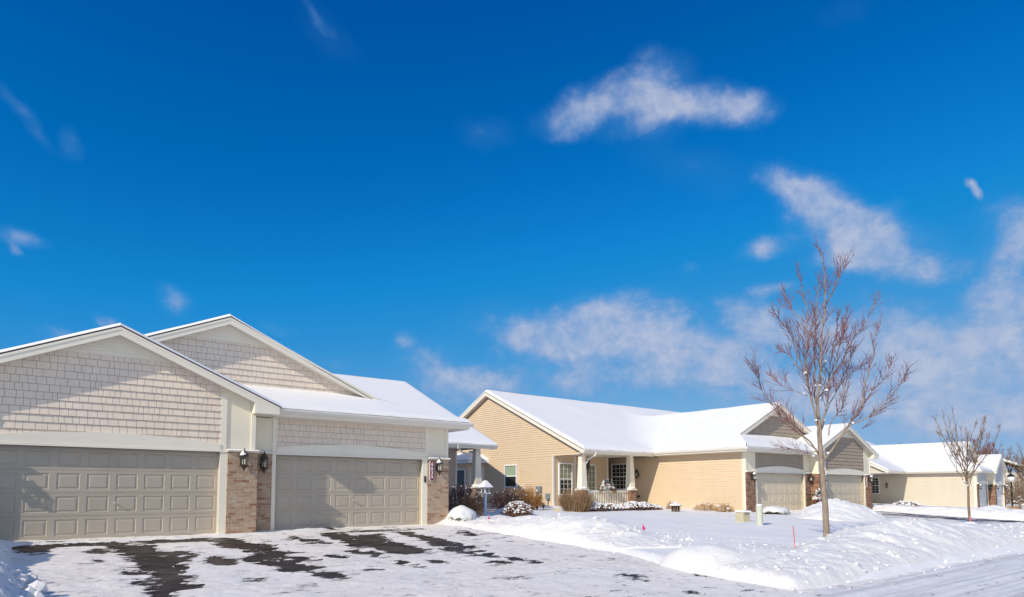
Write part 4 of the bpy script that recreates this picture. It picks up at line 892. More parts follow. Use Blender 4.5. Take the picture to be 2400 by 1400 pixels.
# loose clods thrown on the snow: nobody could count them
mb = MB(); rng = random.Random(5)
def clods(n, fu, fv, rmin, rmax, zadd=0.0):
    for _ in range(n):
        u, v = fu(), fv(); r = rmin+(rmax-rmin)*rng.random()**3
        x, y = site(u, v); z = max(G(u, v), float(drive_z(v)) if (-10.3 < u < .6 and -12.6 < v < 0) else -9, float(road_z(u)) if v < -12.3 else -9)
        mb.blob((x, y, z+r*.35+zadd), r, rng, (1, 1, .75), 1, .3)
clods(130, lambda: rng.gauss(3.9, .35), lambda: rng.uniform(-7.6, -1.5), .015, .07)
clods(110, lambda: rng.uniform(3.8, 6.5), lambda: rng.uniform(-8.5, -3), .012, .035)
clods(120, lambda: rng.gauss(.55, .25), lambda: rng.uniform(-10, -.5), .01, .04)
clods(160, lambda: rng.uniform(-.5, 20), lambda: rng.gauss(-12.6, .25), .012, .045)
clods(170, lambda: rng.uniform(-11.6, -10.1), lambda: rng.uniform(-9.2, -5.6), .03, .13, .12)
clods(60, lambda: rng.uniform(2, 14), lambda: rng.gauss(-9.3, .35), .015, .06)
clods(60, lambda: rng.uniform(-10, 0), lambda: rng.uniform(-12, -1), .006, .016)
CL.v = CL.v; mb.add(CL.v, CL.f); o = mb.build('snow_clods', M['bank_snow'], None, smooth=False, fix=False); tag(o, kind='stuff'); o['label'] = 'loose clods of snow scattered along the banks'

# ================================================================ plants
def bush(name, label, uv, rx, h, leafm, twigm, nleaf, ntwig, snow=0, seed=1, shape='dome', lsize=.045, group='winter shrubs in front of the townhouses', cat='shrub', ry=None, snow_r=(.03,.07), zoff=0):
    rng = random.Random(seed); ry = ry or rx
    x0, y0 = site(*uv); z0 = G(*uv)-.05+zoff
    root = empty(name, (x0, y0, z0), ANG, label, cat, group)
    def surf(a, b, k):
        if shape == 'vase':
            r = .35+.65*math.sin(b)**.5 if False else (.45+.55*(k*math.sin(b)))
            return (rx*math.cos(a)*k*math.cos(b*.8), ry*math.sin(a)*k*math.cos(b*.8), h*(.35+.65*math.sin(b)*k))
        return (rx*math.cos(a)*math.cos(b)*k, ry*math.sin(a)*math.cos(b)*k, h*(.12+.88*math.sin(b)*k))
    t = MB()
    for i in range(ntwig):
        a = rng.uniform(0, 6.283); b = math.asin(rng.uniform(.05, 1)); k = rng.uniform(.85, 1.08)
        q = surf(a, b, k); br = rng.uniform(.3, .75) if shape == 'vase' else rng.uniform(.05, .35)
        s = (q[0]*br, q[1]*br, 0 if shape == 'vase' else h*.02)
        mid = tuple(s[j]*.45+q[j]*.55+rng.uniform(-.04, .04) for j in range(3))
        r = .010 if shape == 'vase' else .006
        t.tube([s, mid, q], r, .003, 3, False)
        for _ in range(3 if shape == 'vase' else 2):
            e = tuple(q[j]+rng.uniform(-.11, .11)*(1 if j < 2 else 1)*(h/.9)+(.05 if j == 2 else 0) for j in range(3)); t.tube([mid, e], .0045, .002, 3, False)
    t.build('twigs', twigm, root, fix=False)
    if nleaf:
        f = MB()
        for i in range(nleaf):
            a = rng.uniform(0, 6.283); b = math.asin(rng.uniform(.0, 1)); k = rng.uniform(.75, 1.03)+.05*math.sin(5*a+3*b)
            q = Vector(surf(a, b, k)); d = Vector((rng.gauss(0, 1), rng.gauss(0, 1), rng.gauss(0, 1))).normalized(); e = d.orthogonal().normalized()
            s = lsize*rng.uniform(.6, 1.3)
            f.add([tuple(q-d*s*.5), tuple(q+e*s*.3), tuple(q+d*s*.5), tuple(q-e*s*.3)], [(0,1,2,3)])
        f.build('leaves', leafm, root, fix=False)
    if snow:
        s = MB()
        for i in range(snow):
            a = rng.uniform(0, 6.283); b = math.asin(rng.uniform(.25, 1)**.7); k = rng.uniform(.95, 1.04)
            q = surf(a, b, k); s.blob(q, rng.uniform(*snow_r), rng, (1.2, 1.2, .65), 1, .3)
        s.build('snow_cap', M['snow'], root, smooth=True, fix=False)
    return root
def snow_bush(label, uv, rx, h, seed, group, leaf='leaf_green', nl=500, ry=None):
    "evergreen under a thick white cap, leaves showing round its skirt"
    r = bush('snow_covered_shrub', label, uv, rx*1.12, h*.8, M[leaf], M['twig_brown'], nl, 60, 0, seed, group=group, ry=(ry or rx)*1.12, lsize=.06)
    vs, fs = ICO[3]; mb = MB(); ry = ry or rx; out = []
    for x, y, z in vs:
        k = 1+.09*float(fbm(x*2.2+seed, y*2.2, z*2.2, 3, seed)); th = math.atan2(y, x)
        low = .26+.13*math.sin(3*th+seed)+.10*math.sin(8*th+seed*2)
        if z < 0: out.append((x*rx*.9*(1+z*.3), y*ry*.9*(1+z*.3), h*(low+.03*z)))
        else: out.append((x*rx*1.05*k, y*ry*1.05*k, h*(low+(1-low)*z*k)))
    mb.add(out, fs); mb.build('snow_cap', M['snow'], r, smooth=True, fix=True); return r
GR = 'winter shrubs in front of the townhouses'
snow_bush('evergreen shrub under a thick snow cap beside the pillar with the plum sign', (1.42,-.12), .52, .60, 3, GR, nl=1300)
bush('round_shrub', 'round brown leafy shrub between the brick pillar and the white yard lantern', (2.3,.75), .58, .93, M['leaf_brown'], M['twig_brown'], 2600, 160, 14, 4, snow_r=(.012,.028))
bush('hedge', 'long dark plum clipped hedge with snow on top along the porch', (5.0,5.6), 1.7, 1.15, M['leaf_plum'], M['twig_dark'], 4600, 200, 60, 5, ry=.55, lsize=.05, cat='hedge', snow_r=(.015,.045))
bush('round_shrub', 'dark plum rounded shrub just right of the white yard lantern', (7.1,4.9), .80, 1.02, M['leaf_plum'], M['twig_dark'], 2400, 160, 26, 6, snow_r=(.012,.03))
bush('round_shrub', 'brown shrub behind the dark plum rounded shrub', (8.1,5.5), .75, 1.05, M['leaf_brown'], M['twig_brown'], 1700, 200, 12, 7, snow_r=(.02,.04))
bush('round_shrub', 'bright orange leaved shrub by the sunlit end wall', (8.9,5.4), .72, 1.15, M['leaf_orange'], M['twig_orange'], 2000, 200, 12, 8, snow_r=(.02,.04))
bush('round_shrub', 'brown twiggy shrub with a white snow frosted top near the driveway bank', (4.2,.35), .62, .70, M['leaf_rust'], M['twig_brown'], 1300, 260, 230, 9, snow_r=(.02,.042))
bush('vase_shrub', 'tall bare tan vase shaped shrub beside the porch post', (9.9,3.3), .80, 1.08, None, M['twig_tan'], 0, 330, 0, 10, 'vase')
for i, (u, v, rx, h, n) in enumerate([(11.0,3.2,.62,.46,170),(12.0,3.2,.55,.40,140),(12.9,3.2,.50,.36,130),(13.6,3.2,.55,.46,150),(14.5,3.3,.55,.42,140),(15.3,3.3,.45,.28,90)]):
    bush('low_shrub', ['low snow dotted russet shrub right beside the tall tan shrub', 'second low snow dotted shrub from the tall tan shrub, below the railing', 'third low snow dotted shrub from the tall tan shrub, smallest under the railing', 'fourth low snow dotted shrub, rounded one in front of the railing end', 'fifth low snow dotted shrub in front of the brick pedestal', 'last and flattest snow dotted shrub of the porch row'][i],
         (u, v), rx, h, M['leaf_rust'], M['twig_brown'], 420, 130, n, 20+i, lsize=.05, group='row of low snowy shrubs under the porch railing', snow_r=(.03,.06))
for i, (u, v, rx, n) in enumerate([(16.9,3.4,.40,150),(17.6,1.9,.62,330),(17.75,.9,.50,260)]):
    bush('dry_perennial', ['leftmost small clump of dry tan perennials by the sunny side wall', 'widest clump of dry tan perennials by the sunny side wall', 'dry tan perennials nearest the brick corner pillar'][i], (u, v), rx, .42, M['leaf_tan'], M['twig_tan'], n, 60, 14, 30+i, lsize=.085, group='dry perennials along the side wall', cat='perennial', snow_r=(.03,.06))
snow_bush('dark evergreen shrub with snowy fronds in front of the tan garage pillar', (18.7,-1.2), .78, .42, 41, GR, nl=900, ry=.6)
snow_bush('snow capped evergreen by the far corner of the tan townhouse', (32.2,.9), .75, .5, 42, GR, nl=500)
bush('round_shrub', 'low rust brown shrub half buried in snow by the cream side wall', (39.6,.9), .95, .5, M['leaf_rust'], M['twig_brown'], 700, 120, 90, 43, lsize=.06, snow_r=(.05,.10))
bush('round_shrub', 'small brown shrub beside the last brick pillar of the tan townhouse', (30.9,.7), .7, .6, M['leaf_rust'], M['twig_brown'], 500, 120, 20, 44, lsize=.06)
# ---- winter arrangements
def arrangement(label, p, k, seed, cat='planter'):
    root = empty('winter_arrangement', p, ANG, label, cat, 'snowy evergreen arrangements with red berries')
    rng = random.Random(seed); g = MB(); r = MB(); s = MB(); w = MB()
    for i in range(330):
        a = rng.uniform(0, 6.283); b = rng.uniform(-.35, 1.5); q = Vector((.42*k*math.cos(a)*math.cos(b), .26*k*math.sin(a)*math.cos(b), .30*k*math.sin(b)*(1.25 if b > 0 else .5)))
        d = (q.normalized()+Vector((rng.gauss(0,.5), rng.gauss(0,.5), rng.gauss(0,.5)))).normalized(); e = d.orthogonal().normalized(); L = .11*k
        (w if b < .12 and rng.random() < .6 else g).add([tuple(q), tuple(q+d*L*.5+e*.02), tuple(q+d*L), tuple(q+d*L*.5-e*.02)], [(0,1,2,3)])
    for tx, hh in ((-.22, .42), (.02, .52), (.27, .42)):
        for i in range(110):
            t = rng.random(); q = Vector((tx*k+rng.gauss(0, .09*(1-t)*k), rng.gauss(0, .08*(1-t)*k), (.08+hh*t)*k)); d = Vector((rng.gauss(0,1), rng.gauss(0,1), rng.uniform(-.2,.8))).normalized(); e = d.orthogonal().normalized()
            g.add([tuple(q), tuple(q+d*.05+e*.014), tuple(q+d*.09), tuple(q+d*.05-e*.014)], [(0,1,2,3)])
            if rng.random() < .33: s.blob(tuple(q+Vector((0,-.01,.02))), rng.uniform(.018,.04)*k, rng, (1.2,1.2,.7), 1, .3)
    for i in range(26):
        a = rng.uniform(0, 6.283); b = rng.uniform(.0, 1.2); r.blob((.36*k*math.cos(a)*math.cos(b), .26*k*math.sin(a)*math.cos(b)-.03, .34*k*math.sin(b)), .03*k, rng, (1,1,1), 1, .15)
    for i in range(60):
        a = rng.uniform(0, 6.283); b = rng.uniform(.3, 1.3); s.blob((.38*k*math.cos(a)*math.cos(b), .24*k*math.sin(a)*math.cos(b), .33*k*math.sin(b)), rng.uniform(.03,.06)*k, rng, (1.2,1.2,.6), 1, .3)
    g.build('evergreen_sprigs', M['leaf_green'], root, fix=False); w.build('golden_sprigs', M['leaf_gold'], root, fix=False); r.build('berries', M['berry'], root, fix=False); s.build('snow_cap', M['snow'], root, smooth=True, fix=False)
    return root
x, y = site(18.4-3.62, .08+5.93); arrangement('snow dusted evergreen basket with red berries hung on the porch railing', (x, y, .465+1.12), 1.25, 3)
x, y = site(18.4+6.0, -.55); ar = arrangement('snowy red berry planter standing between the tan garage doors', (x, y, .465+.55), 1.25, 4)
MB().lathe([(.24,-.62),(.30,-.1),(.32,-.05),(.27,-.05)], (0,0,0), 14).build('pot', M['stone'], ar)

# ================================================================ yard things
def at(u, v, dz=0.0):
    x, y = site(u, v); return (x, y, G(u, v)+dz)
r = empty('yard_lantern', at(5.3,3.9,-.1), ANG, 'white wooden yard lantern post with a snowy pyramid roof', 'lamp post'); r.scale = (.74, .74, .80)
m = MB(); m.box(-.065,.065,-.065,.065,0,1.12); m.box(-.085,.085,-.085,.085,1.02,1.06); m.build('post', M['post_white'], r)
m = MB(); m.box(-.23,.23,-.23,.23,1.12,1.17)
for a in (-.15,.15):
    for b in (-.15,.15): m.box(a-.02,a+.02,b-.02,b+.02,1.17,1.43)
m.box(-.18,.18,-.18,.18,1.43,1.46); m.build('lantern_frame', M['post_white'], r)
MB().box(-.12,.12,-.12,.12,1.18,1.42).build('lantern_glass', M['glass'], r); MB().lathe([(.03,1.175),(.03,1.32)], (0,0,0), 8).build('candle', M['candle'], r)
m = MB(); m.hexa([(-.33,-.33,1.46),(.33,-.33,1.46),(.33,.33,1.46),(-.33,.33,1.46),(-.05,-.05,1.76),(.05,-.05,1.76),(.05,.05,1.76),(-.05,.05,1.76)]); rf = m.build('lantern_roof', M['post_white'], r)
m = MB(); m.hexa([(-.325,-.325,1.475),(.325,-.325,1.475),(.325,.325,1.475),(-.325,.325,1.475),(-.07,-.07,1.815),(.07,-.07,1.815),(.07,.07,1.815),(-.07,.07,1.815)]); m.build('roof_snow', M['snow'], rf, bevel=.02)
r = empty('garden_lantern', at(14.6,1.4,-.04), ANG, 'small brown pagoda garden lantern under a wide snow cap', 'garden lantern')
m = MB(); m.box(-.15,.15,-.15,.15,0,.08)
for a in (-.1,.1):
    for b in (-.1,.1): m.box(a-.035,a+.035,b-.035,b+.035,.08,.27)
m.box(-.13,.13,-.13,.13,.27,.31); m.build('lantern_body', M['stone'], r)
rf = MB().lathe([(.30,.31),(.31,.335),(.10,.40)], (0,0,0), 4).build('lantern_roof', M['stone'], r)
MB().lathe([(.31,.338),(.29,.38),(.20,.43),(.10,.46),(.05,.50),(.01,.51)], (0,0,0), 16).build('roof_snow', M['snow'], rf, smooth=True)
r = empty('utility_pedestal', at(12.15,-3.72,-.06), ANG-.15, 'squat beige utility box with a snow topped lid on the lawn', 'utility box')
m = MB(); m.hexa([(-.21,-.2,0),(.21,-.2,0),(.21,.2,0),(-.21,.2,0),(-.19,-.18,.42),(.19,-.18,.42),(.19,.18,.42),(-.19,.18,.42)]); m.build('cabinet', M['beige_box'], r, bevel=.02)
MB().box(.195,.208,-.14,.10,.10,.38).build('warning_sticker', M['yellow'], r)
m = MB(); snow_patch(m, snow_quad((-.22,-.21,.42),(.22,-.21,.42),(.22,.21,.42),(-.22,.21,.42), .07, (1,1,1,1), .05, 3, .01, .06)); m.build('snow_cap', M['snow'], r, smooth=True, fix=False)
r = empty('cable_pedestal', at(10.78,-5.27,-.06), ANG, 'slim pale green cable pedestal standing in the lawn snow', 'utility post')
m = MB(); m.lathe([(.115,0),(.115,.60),(.125,.605),(.125,.74),(.10,.775)], (0,0,0), 16); m.build('post_body', M['pale_green'], r, smooth=False)
MB().box(.10,.13,-.05,.05,.56,.70).build('red_tab', M['red'], r); MB().lathe([(.12,.77),(.11,.80),(.06,.825)], (0,0,0), 14).build('snow_cap', M['snow'], r, smooth=True)
def flag(u, v, label, mat, k=1.0, dz=0.0, name='marker_flag'):
    r = empty(name, at(u, v, dz-.05), ANG, label, 'marker flag', 'small marker flags stuck in the snow' if mat == 'pink' else None)
    MB().tube([(0,0,0),(.01,0,.30*k)], .004, .004, 5).build('wire', M['gutter'], r)
    m = MB(); m.add([(.01,0,.12*k),(.075*k,-.03*k,.09*k),(.10*k,-.02*k,.16*k),(.05*k,.01,.22*k),(.01,0,.30*k)], [(0,1,2,3,4)]); m.build('flag', M[mat], r, fix=False); return r
flag(3.4,-6.2, 'crumpled pink marker flag on the slope of the flat topped driveway bank', 'pink', 1.1, .12)
flag(1.9,-1.0, 'tiny pink marker flag in the snow near the capped evergreen shrub', 'pink', .8, .12)
flag(20.9,-8.6, 'pink marker flag next to the young bare tree', 'pink', 1.1, .1)
flag(12.6,2.9, 'small orange marker flag among the low snowy shrubs', 'orange', 1.0, .12)
for i, (du, lb) in enumerate([(0, 'yellow pipe marker at the corner of the end wall, left one'), (.17, 'yellow pipe marker at the corner of the end wall, right one')]):
    r = empty('pipe_marker', at(8.6+du,3.2,-.05), ANG, lb, 'marker', 'yellow pipe markers'); MB().tube([(0,0,0),(.012,0,.28)], .03, .012, 6).build('marker_cone', M['yellow'], r)
r = empty('marker_stake', at(2.95,-10.85,-.0), ANG, 'thin leaning red driveway stake in the street bank', 'stake'); MB().tube([(.02,0,-.1),(-.06,.0,.68)], .0085, .0085, 6).build('stake_rod', M['red'], r)
def spot(u, v, label):
    r = empty('garden_spotlight', at(u, v, .0), ANG, label, 'spotlight', 'black garden spotlights')
    MB().tube([(0,0,-.1),(0,0,.14)], .012, .012, 6).build('stake', M['black'], r)
    MB().lathe([(.035,-.07),(.05,-.05),(.055,.06),(.045,.06)], (0,0,.18), 12).build('lamp_head', M['black'], r)
spot(8.2,4.0, 'black garden spotlight in front of the electric meter'); spot(9.0,4.5, 'black garden spotlight below the second grey box')
# hanging things
hx = house1.location
def h1(x, y, z):
    a = .98-x; p = site(a, y); return (p[0], p[1], .55+z)
def h2(x, y, z):
    p = site(18.4+x, .08+y); return (p[0], p[1], .465+z)
def chime(p, label, mat, k=1.0):
    r = empty('wind_chime', p, ANG, label, 'wind chime'); n = 6
    MB().tube([(0,0,0),(0,0,-.32*k)], .004, .004, 4).build('cord', M['black'], r); MB().lathe([(.07*k,-.34*k),(.07*k,-.32*k)], (0,0,0), 12).build('top_plate', M[mat], r)
    m = MB()
    for i in range(n):
        t = 2*PI*i/n; L = (.55+.06*i)*k
        MB().tube([(.055*k*math.cos(t), .055*k*math.sin(t), -.36*k), (.055*k*math.cos(t), .055*k*math.sin(t), -.36*k-L)], .013*k, .013*k, 6).build('chime_tube', M[mat], r)
    return r
chime(h1(-3.6,6.2,3.08), 'dark green wind chime hanging under the near porch eave', 'green_metal')
r = empty('bird_feeder', h2(-4.95,6.0,3.08), ANG, 'black hanging bird feeder beside the porch post of the tan townhouse', 'bird feeder')
MB().tube([(0,0,0),(0,0,-.25)], .006, .006, 4).build('hook', M['black'], r); MB().lathe([(.02,-.25),(.13,-.34),(.10,-.36),(.095,-.66),(.13,-.70),(.10,-.74),(.03,-.80),(.02,-1.0)], (0,0,0), 10).build('feeder_body', M['metal_dark'], r)

# ================================================================ trees
def rot_about(d, ang, rng):
    a = d.orthogonal().normalized(); t = rng.uniform(0, 6.283)
    ax = (a*math.cos(t)+d.cross(a)*math.sin(t)).normalized()
    return (Matrix.Rotation(ang, 3, ax) @ d).normalized()
def twig(mb, p, d, L, r, rng, depth, up=.35, n=4):
    pts = [p.copy()]; q = p.copy(); dd = d.copy()
    for i in range(n):
        dd = (dd+Vector((rng.gauss(0,.09), rng.gauss(0,.09), up*.25+rng.gauss(0,.05)))).normalized(); q = q+dd*(L/n); pts.append(q.copy())
    mb[1].tube(pts, r, r*.5 if depth == 0 else r*.6, 4 if r > .008 else 3, False)
    if depth > 0:
        k = rng.randint(2, 4)
        for i in range(k):
            t = rng.uniform(.3, .95); j = min(n-1, int(t*n)); b = pts[j].lerp(pts[j+1], t*n-j)
            twig(mb, b, rot_about(dd, rng.uniform(.4, .8), rng), L*rng.uniform(.35, .6), r*.62, rng, depth-1, up, 3)
def bare_tree(name, label, base, limbs, barkm, twigm, seed, rk=1.0, dens=3.2, tl=(.35,.75), cat='tree', group='bare winter trees', snow=True, depth=1, limb_k=1.0, collar=.0):
    rng = random.Random(seed); root = empty(name, base, 0, label, cat, group); r0_ = limbs[0][1]*rk
    tr = MB(); cr = MB(); tw = MB(); sn = MB()
    for li, (pts, r0, r1) in enumerate(limbs):
        P = [Vector(p) for p in pts]
        # resample with a little wander
        L = [0]
        for a, b in zip(P, P[1:]): L.append(L[-1]+(b-a).length)
        n = max(3, int(L[-1]/.16)); Q = []
        for i in range(n+1):
            t = L[-1]*i/n; j = max(k for k in range(len(L)) if L[k] <= t+1e-9); j = min(j, len(P)-2)
            # catmull-rom
            p0, p1, p2, p3 = P[max(j-1,0)], P[j], P[j+1], P[min(j+2,len(P)-1)]; f = (t-L[j])/(L[j+1]-L[j])
            q = .5*((2*p1)+(p2-p0)*f+(2*p0-5*p1+4*p2-p3)*f*f+(3*p1-p0-3*p2+p3)*f**3)
            w = .012 if li else .004
            Q.append(q+Vector((rng.gauss(0,w), rng.gauss(0,w), 0)))
        if li == 0:
            tr.tube(Q, r0*rk, r1*rk, 12, True)
            tr.tube([Q[0]-Vector((0,0,.3)), Q[0]+Vector((0,0,.14))], r0*rk*1.25, r0*rk, 12, True); continue
        cr.tube(Q, r0*rk*limb_k, max(r1*rk, .005), 7 if r0 > .02 else 5, True)
        m = max(2, int(L[-1]*dens)); out = []
        for i in range(m):
            t = rng.uniform(.22, 1.0) if li > 2 else rng.uniform(.3, 1); j = min(n-1, int(t*n)); b = Q[j].lerp(Q[j+1], t*n-j); d = (Q[min(j+2,n)]-Q[max(j-1,0)]).normalized()
            twig((cr, tw), b, rot_about(d, rng.uniform(.28, .66), rng), rng.uniform(*tl)*(1.15-.75*t), (.0120-.0045*t)*rk, rng, depth)
        for i in range(4):
            twig((cr, tw), Q[-1-min(i, 2)], rot_about((Q[-1]-Q[-3]).normalized(), rng.uniform(.1, .45), rng), rng.uniform(.12, .30)*tl[1]/.75, .0075*rk, rng, 0, .2)
        if snow and r0 > .015:
            if rng.random() < .55:
                q = Q[min(n, rng.randint(0, max(1, n//4)))]; sn.blob((q.x-.01, q.y-.03, q.z+r0*.8), rng.uniform(.03,.06), rng, (1,1,.8), 1, .3)
    if collar:
        m = MB(); m.lathe([(collar*1.5,-.10),(collar,.0),(collar*.6,.07),(r0_*1.15,.10),(r0_*.8,.04)], (0,0,.0), 18); m.build('trunk_snow', M['snow'], root, smooth=True)
    tr.build('trunk', barkm, root, smooth=True, fix=False); cr.build('branches', barkm, root, smooth=True, fix=False); tw.build('twigs', twigm, root, fix=False)
    if snow and sn.v: sn.build('branch_snow', M['snow'], root, smooth=True, fix=False)
    return root
bx, by = site(6.71, -9.67)
bare_tree('bare_tree', 'tall bare maple with a pale trunk on the lawn in front of the tan townhouse', (bx, by, .32), LIMBS, M['bark'], M['twig_red'], 3, .74, 10.5, (.4,.85), limb_k=.88, collar=.42)
def grow_limbs(h, trunk, spread, n, seed, r, up=1.0):
    rng = random.Random(seed); L = [([(0,0,-.1),(rng.gauss(0,.02),rng.gauss(0,.02),trunk*.6),(rng.gauss(0,.03),0,trunk)], r, r*.75)]
    L.append(([(0,0,trunk),(rng.gauss(0,.1)*spread,rng.gauss(0,.1)*spread,trunk+(h-trunk)*.5),(rng.gauss(0,.12)*spread,rng.gauss(0,.1)*spread,h)], r*.55, .006))
    for i in range(n):
        a = 2.4*i+rng.uniform(-.4,.4); z0 = trunk*.92+(h-trunk)*.42*(i/n); s = spread*rng.uniform(.6,1)*(1-.45*i/n); z1 = z0+(h-z0)*rng.uniform(.45,.92)*up
        L.append(([(0,0,z0),(s*.38*math.cos(a),s*.38*math.sin(a),z0+(z1-z0)*.30),(s*.78*math.cos(a),s*.78*math.sin(a),z0+(z1-z0)*.68),(s*math.cos(a)+rng.gauss(0,.1),s*math.sin(a),z1)], r*rng.uniform(.28,.5), .005))
    return L
bx, by = site(21.76,-8.32)
bare_tree('bare_tree', 'young bare tree with a rough brown trunk at the right by the cream wall', (bx, by, G(21.76,-8.32)), grow_limbs(5.0,1.6,1.45,17,5,.068), M['bark_dark'], M['twig_brown'], 8, .80, 5.0, (.3,.65), collar=.3)
# background: trees and houses beyond the cream townhouse
BT = [(60,84,8.6,3.2),(63,88,8.8,3.4),(57.5,92,8.4,3.2),(53,88,8.2,2.8),(74,92,8.6,3.4),(78,104,9.6,3.6),(84,106,9.6,3.6),(73.5,80,8.4,3.0),(79,98,9.4,3.8)]
for i, (x, y, h, s) in enumerate(BT):
    lab = ['reddish leafless crown just right of the grey dormer of the far house','widest reddish leafless crown above the far gable ridge','reddish leafless crown behind the far garage ridge','reddish leafless crown farthest left behind the young tree','thin bare tree beyond the far gable, left of the background roof','bare tree rising behind the background roof','bare tree at the right edge above the background roof','bare tree cut by the right edge of view','tall bare tree behind the brown thicket'][i]
    bare_tree('bare_tree', lab, (x, y, -.6), grow_limbs(h, h*.28, s, 14, 50+i, .15), M['bark_dark'], M['twig_red'] if i < 4 else M['twig_brown'], 60+i, 2.2, 5.5 if i < 4 else 3.6, (.8,1.7), snow=False, group='leafless trees behind the cream townhouse', depth=2 if i < 4 else 1)
# brown thicket at the right
mb = MB(); rng = random.Random(77); mbs = MB()
for i in range(900):
    x = rng.uniform(60, 84); y = 78+(x-60)*.55+rng.uniform(-3.5, 6); h = rng.uniform(1.8, 4.6)
    a = rng.uniform(0, 6.28); k = rng.uniform(.2, 1.0)
    p = Vector((x, y, -1.0)); q = p+Vector((k*math.cos(a)*.5, k*math.sin(a)*.5, h*.55)); e = p+Vector((k*math.cos(a)*1.2, k*math.sin(a)*1.2, h))
    mb.tube([p, q, e], .035, .012, 3, False)
    for _ in range(5):
        t = rng.uniform(.3, 1); b = p.lerp(e, t); d = Vector((rng.gauss(0,1), rng.gauss(0,1), rng.uniform(.2,1.4))).normalized(); mb.tube([b, b+d*rng.uniform(.4,1.1)], .013, .007, 3, False)
    if rng.random() < .35: mbs.blob((p.x, p.y, rng.uniform(-.5, 1.0)), rng.uniform(.08,.22), rng, (1.4,1.4,.5), 1, .3)
o = mb.build('thicket', M['twig_brown'], None, fix=False); tag(o, kind='stuff'); o['label'] = 'brown leafless thicket behind the lamp post'
mbs.build('thicket_snow', M['snow'], o, smooth=True, fix=False)
r = empty('background_house', (86, 106, -1.2), R(52), 'distant tan house with a snowy roof behind the thicket', 'house')
MB().box(-9,9,0,10,0,5.6).build('wall', M['siding_greige'], r)
rf = MB(); rf.slab([(-9.6,-.6,5.5),(9.6,-.6,5.5),(9.6,5,7.9),(-9.6,5,7.9)], .15); rf.slab([(9.6,10.6,5.5),(-9.6,10.6,5.5),(-9.6,5,7.9),(9.6,5,7.9)], .15); rf = rf.build('roof', M['soffit'], r)
m = MB(); snow_patch(m, snow_quad((-9.6,-.6,5.5),(9.6,-.6,5.5),(9.6,5,7.9),(-9.6,5,7.9), .2, (1,1,0,1), .5, 3)); m.build('roof_snow', M['roof_snow'], rf, smooth=True, fix=False)
for wx in (-6.5,-2.5,2.5,6.5):
    w = MB().box(wx-.7,wx+.7,-.06,.02,2.6,4.1).build('window', M['white'], r); MB().box(wx-.6,wx+.6,-.08,-.061,2.7,4.0).build('window_pane', M['interior'], w)
def street_lamp(p, label):
    r = empty('street_lamp', p, 0, label, 'street lamp'); MB().lathe([(.16,0),(.14,.25),(.075,.3),(.06,2.55),(.09,2.6)], (0,0,0), 10).build('lamp_pole', M['black'], r)
    MB().lathe([(.10,2.6),(.24,2.75),(.28,2.95),(.24,3.05)], (0,0,0), 12).build('lamp_globe', M['post_white'], r); MB().lathe([(.30,3.05),(.24,3.16),(.10,3.25),(.03,3.4)], (0,0,0), 12).build('lamp_cap', M['black'], r)
d = 58.5; street_lamp(((2368-1200)/1520*d, d, -.15), 'black post lamp with a pale globe in front of the thicket')
d = 56; bare_tree('bare_tree', 'small snow dusted bare sapling right of the post lamp', ((2386-1200)/1520*d, d, -.1), grow_limbs(2.6,.8,1.4,9,91,.07,.8), M['bark_dark'], M['twig_brown'], 92, 1.3, 3.5, (.3,.6))
x_, y_ = (2372-1200)/1520*57, 57
o = empty('dry_grass_clump', (x_, y_, -.15), 0, 'golden dry grass clump at the foot of the post lamp', 'grass clump'); mb = MB(); rng = random.Random(4)
for i in range(220):
    a = rng.uniform(0,6.28); k = rng.uniform(.1,.7); h = rng.uniform(.2,.5); mb.tube([(k*.4*math.cos(a), k*.4*math.sin(a), 0),(k*math.cos(a), k*math.sin(a), h)], .022, .008, 3, False)
mb.build('blades', M['leaf_tan'], o, fix=False)

# ================================================================ sky, sun, camera
TR = Vector((UX*1.0-UY*.268, UY*1.0+UX*.268, -.66)).normalized()     # direction the sunlight travels
el = math.asin(-TR.z); az_from = math.atan2(-TR.y, -TR.x)
W = bpy.data.worlds.new('World'); S.world = W; W.use_nodes = True; nt = W.node_tree; nt.nodes.clear()
out = nd(nt, 'ShaderNodeOutputWorld'); bg = nd(nt, 'ShaderNodeBackground'); nt.links.new(bg.outputs[0], out.inputs[0])
sky = nd(nt, 'ShaderNodeTexSky', sky_type='NISHITA'); sky.sun_disc = False; sky.sun_elevation = el
sky.sun_rotation = PI/2-az_from; sky.air_density = 1.0; sky.dust_density = .4; sky.ozone_density = 1.6; sky.altitude = 200
sc0 = nd(nt, 'ShaderNodeVectorMath', operation='SCALE'); nt.links.new(sky.outputs[0], sc0.inputs[0]); sc0.inputs['Scale'].default_value = .08
cv = nd(nt, 'ShaderNodeRGBCurve'); nt.links.new(sc0.outputs[0], cv.inputs['Color']); cv.mapping.use_clip = False; cv.mapping.extend = 'EXTRAPOLATED'
def curve(i, pts):
    c = cv.mapping.curves[i]
    while len(c.points) < len(pts): c.points.new(.5, .5)
    for p, (x, y) in zip(c.points, sorted(pts)): p.location = (x, y); p.handle_type = 'VECTOR'
curve(0, [(0,0),(.09,.0),(.145,.008),(.20,.035),(.40,.19),(.60,.27),(1,.45)])
curve(1, [(0,0),(.112,.085),(.168,.155),(.23,.235),(.56,.41),(.80,.46),(1,.52)])
curve(2, [(0,0),(.20,.345),(.287,.50),(.36,.61),(.67,.68),(1,.76)])
cv.mapping.update()
sc1 = nd(nt, 'ShaderNodeVectorMath', operation='SCALE'); nt.links.new(cv.outputs[0], sc1.inputs[0]); sc1.inputs['Scale'].default_value = 8.05
sky_out = sc1.outputs[0]

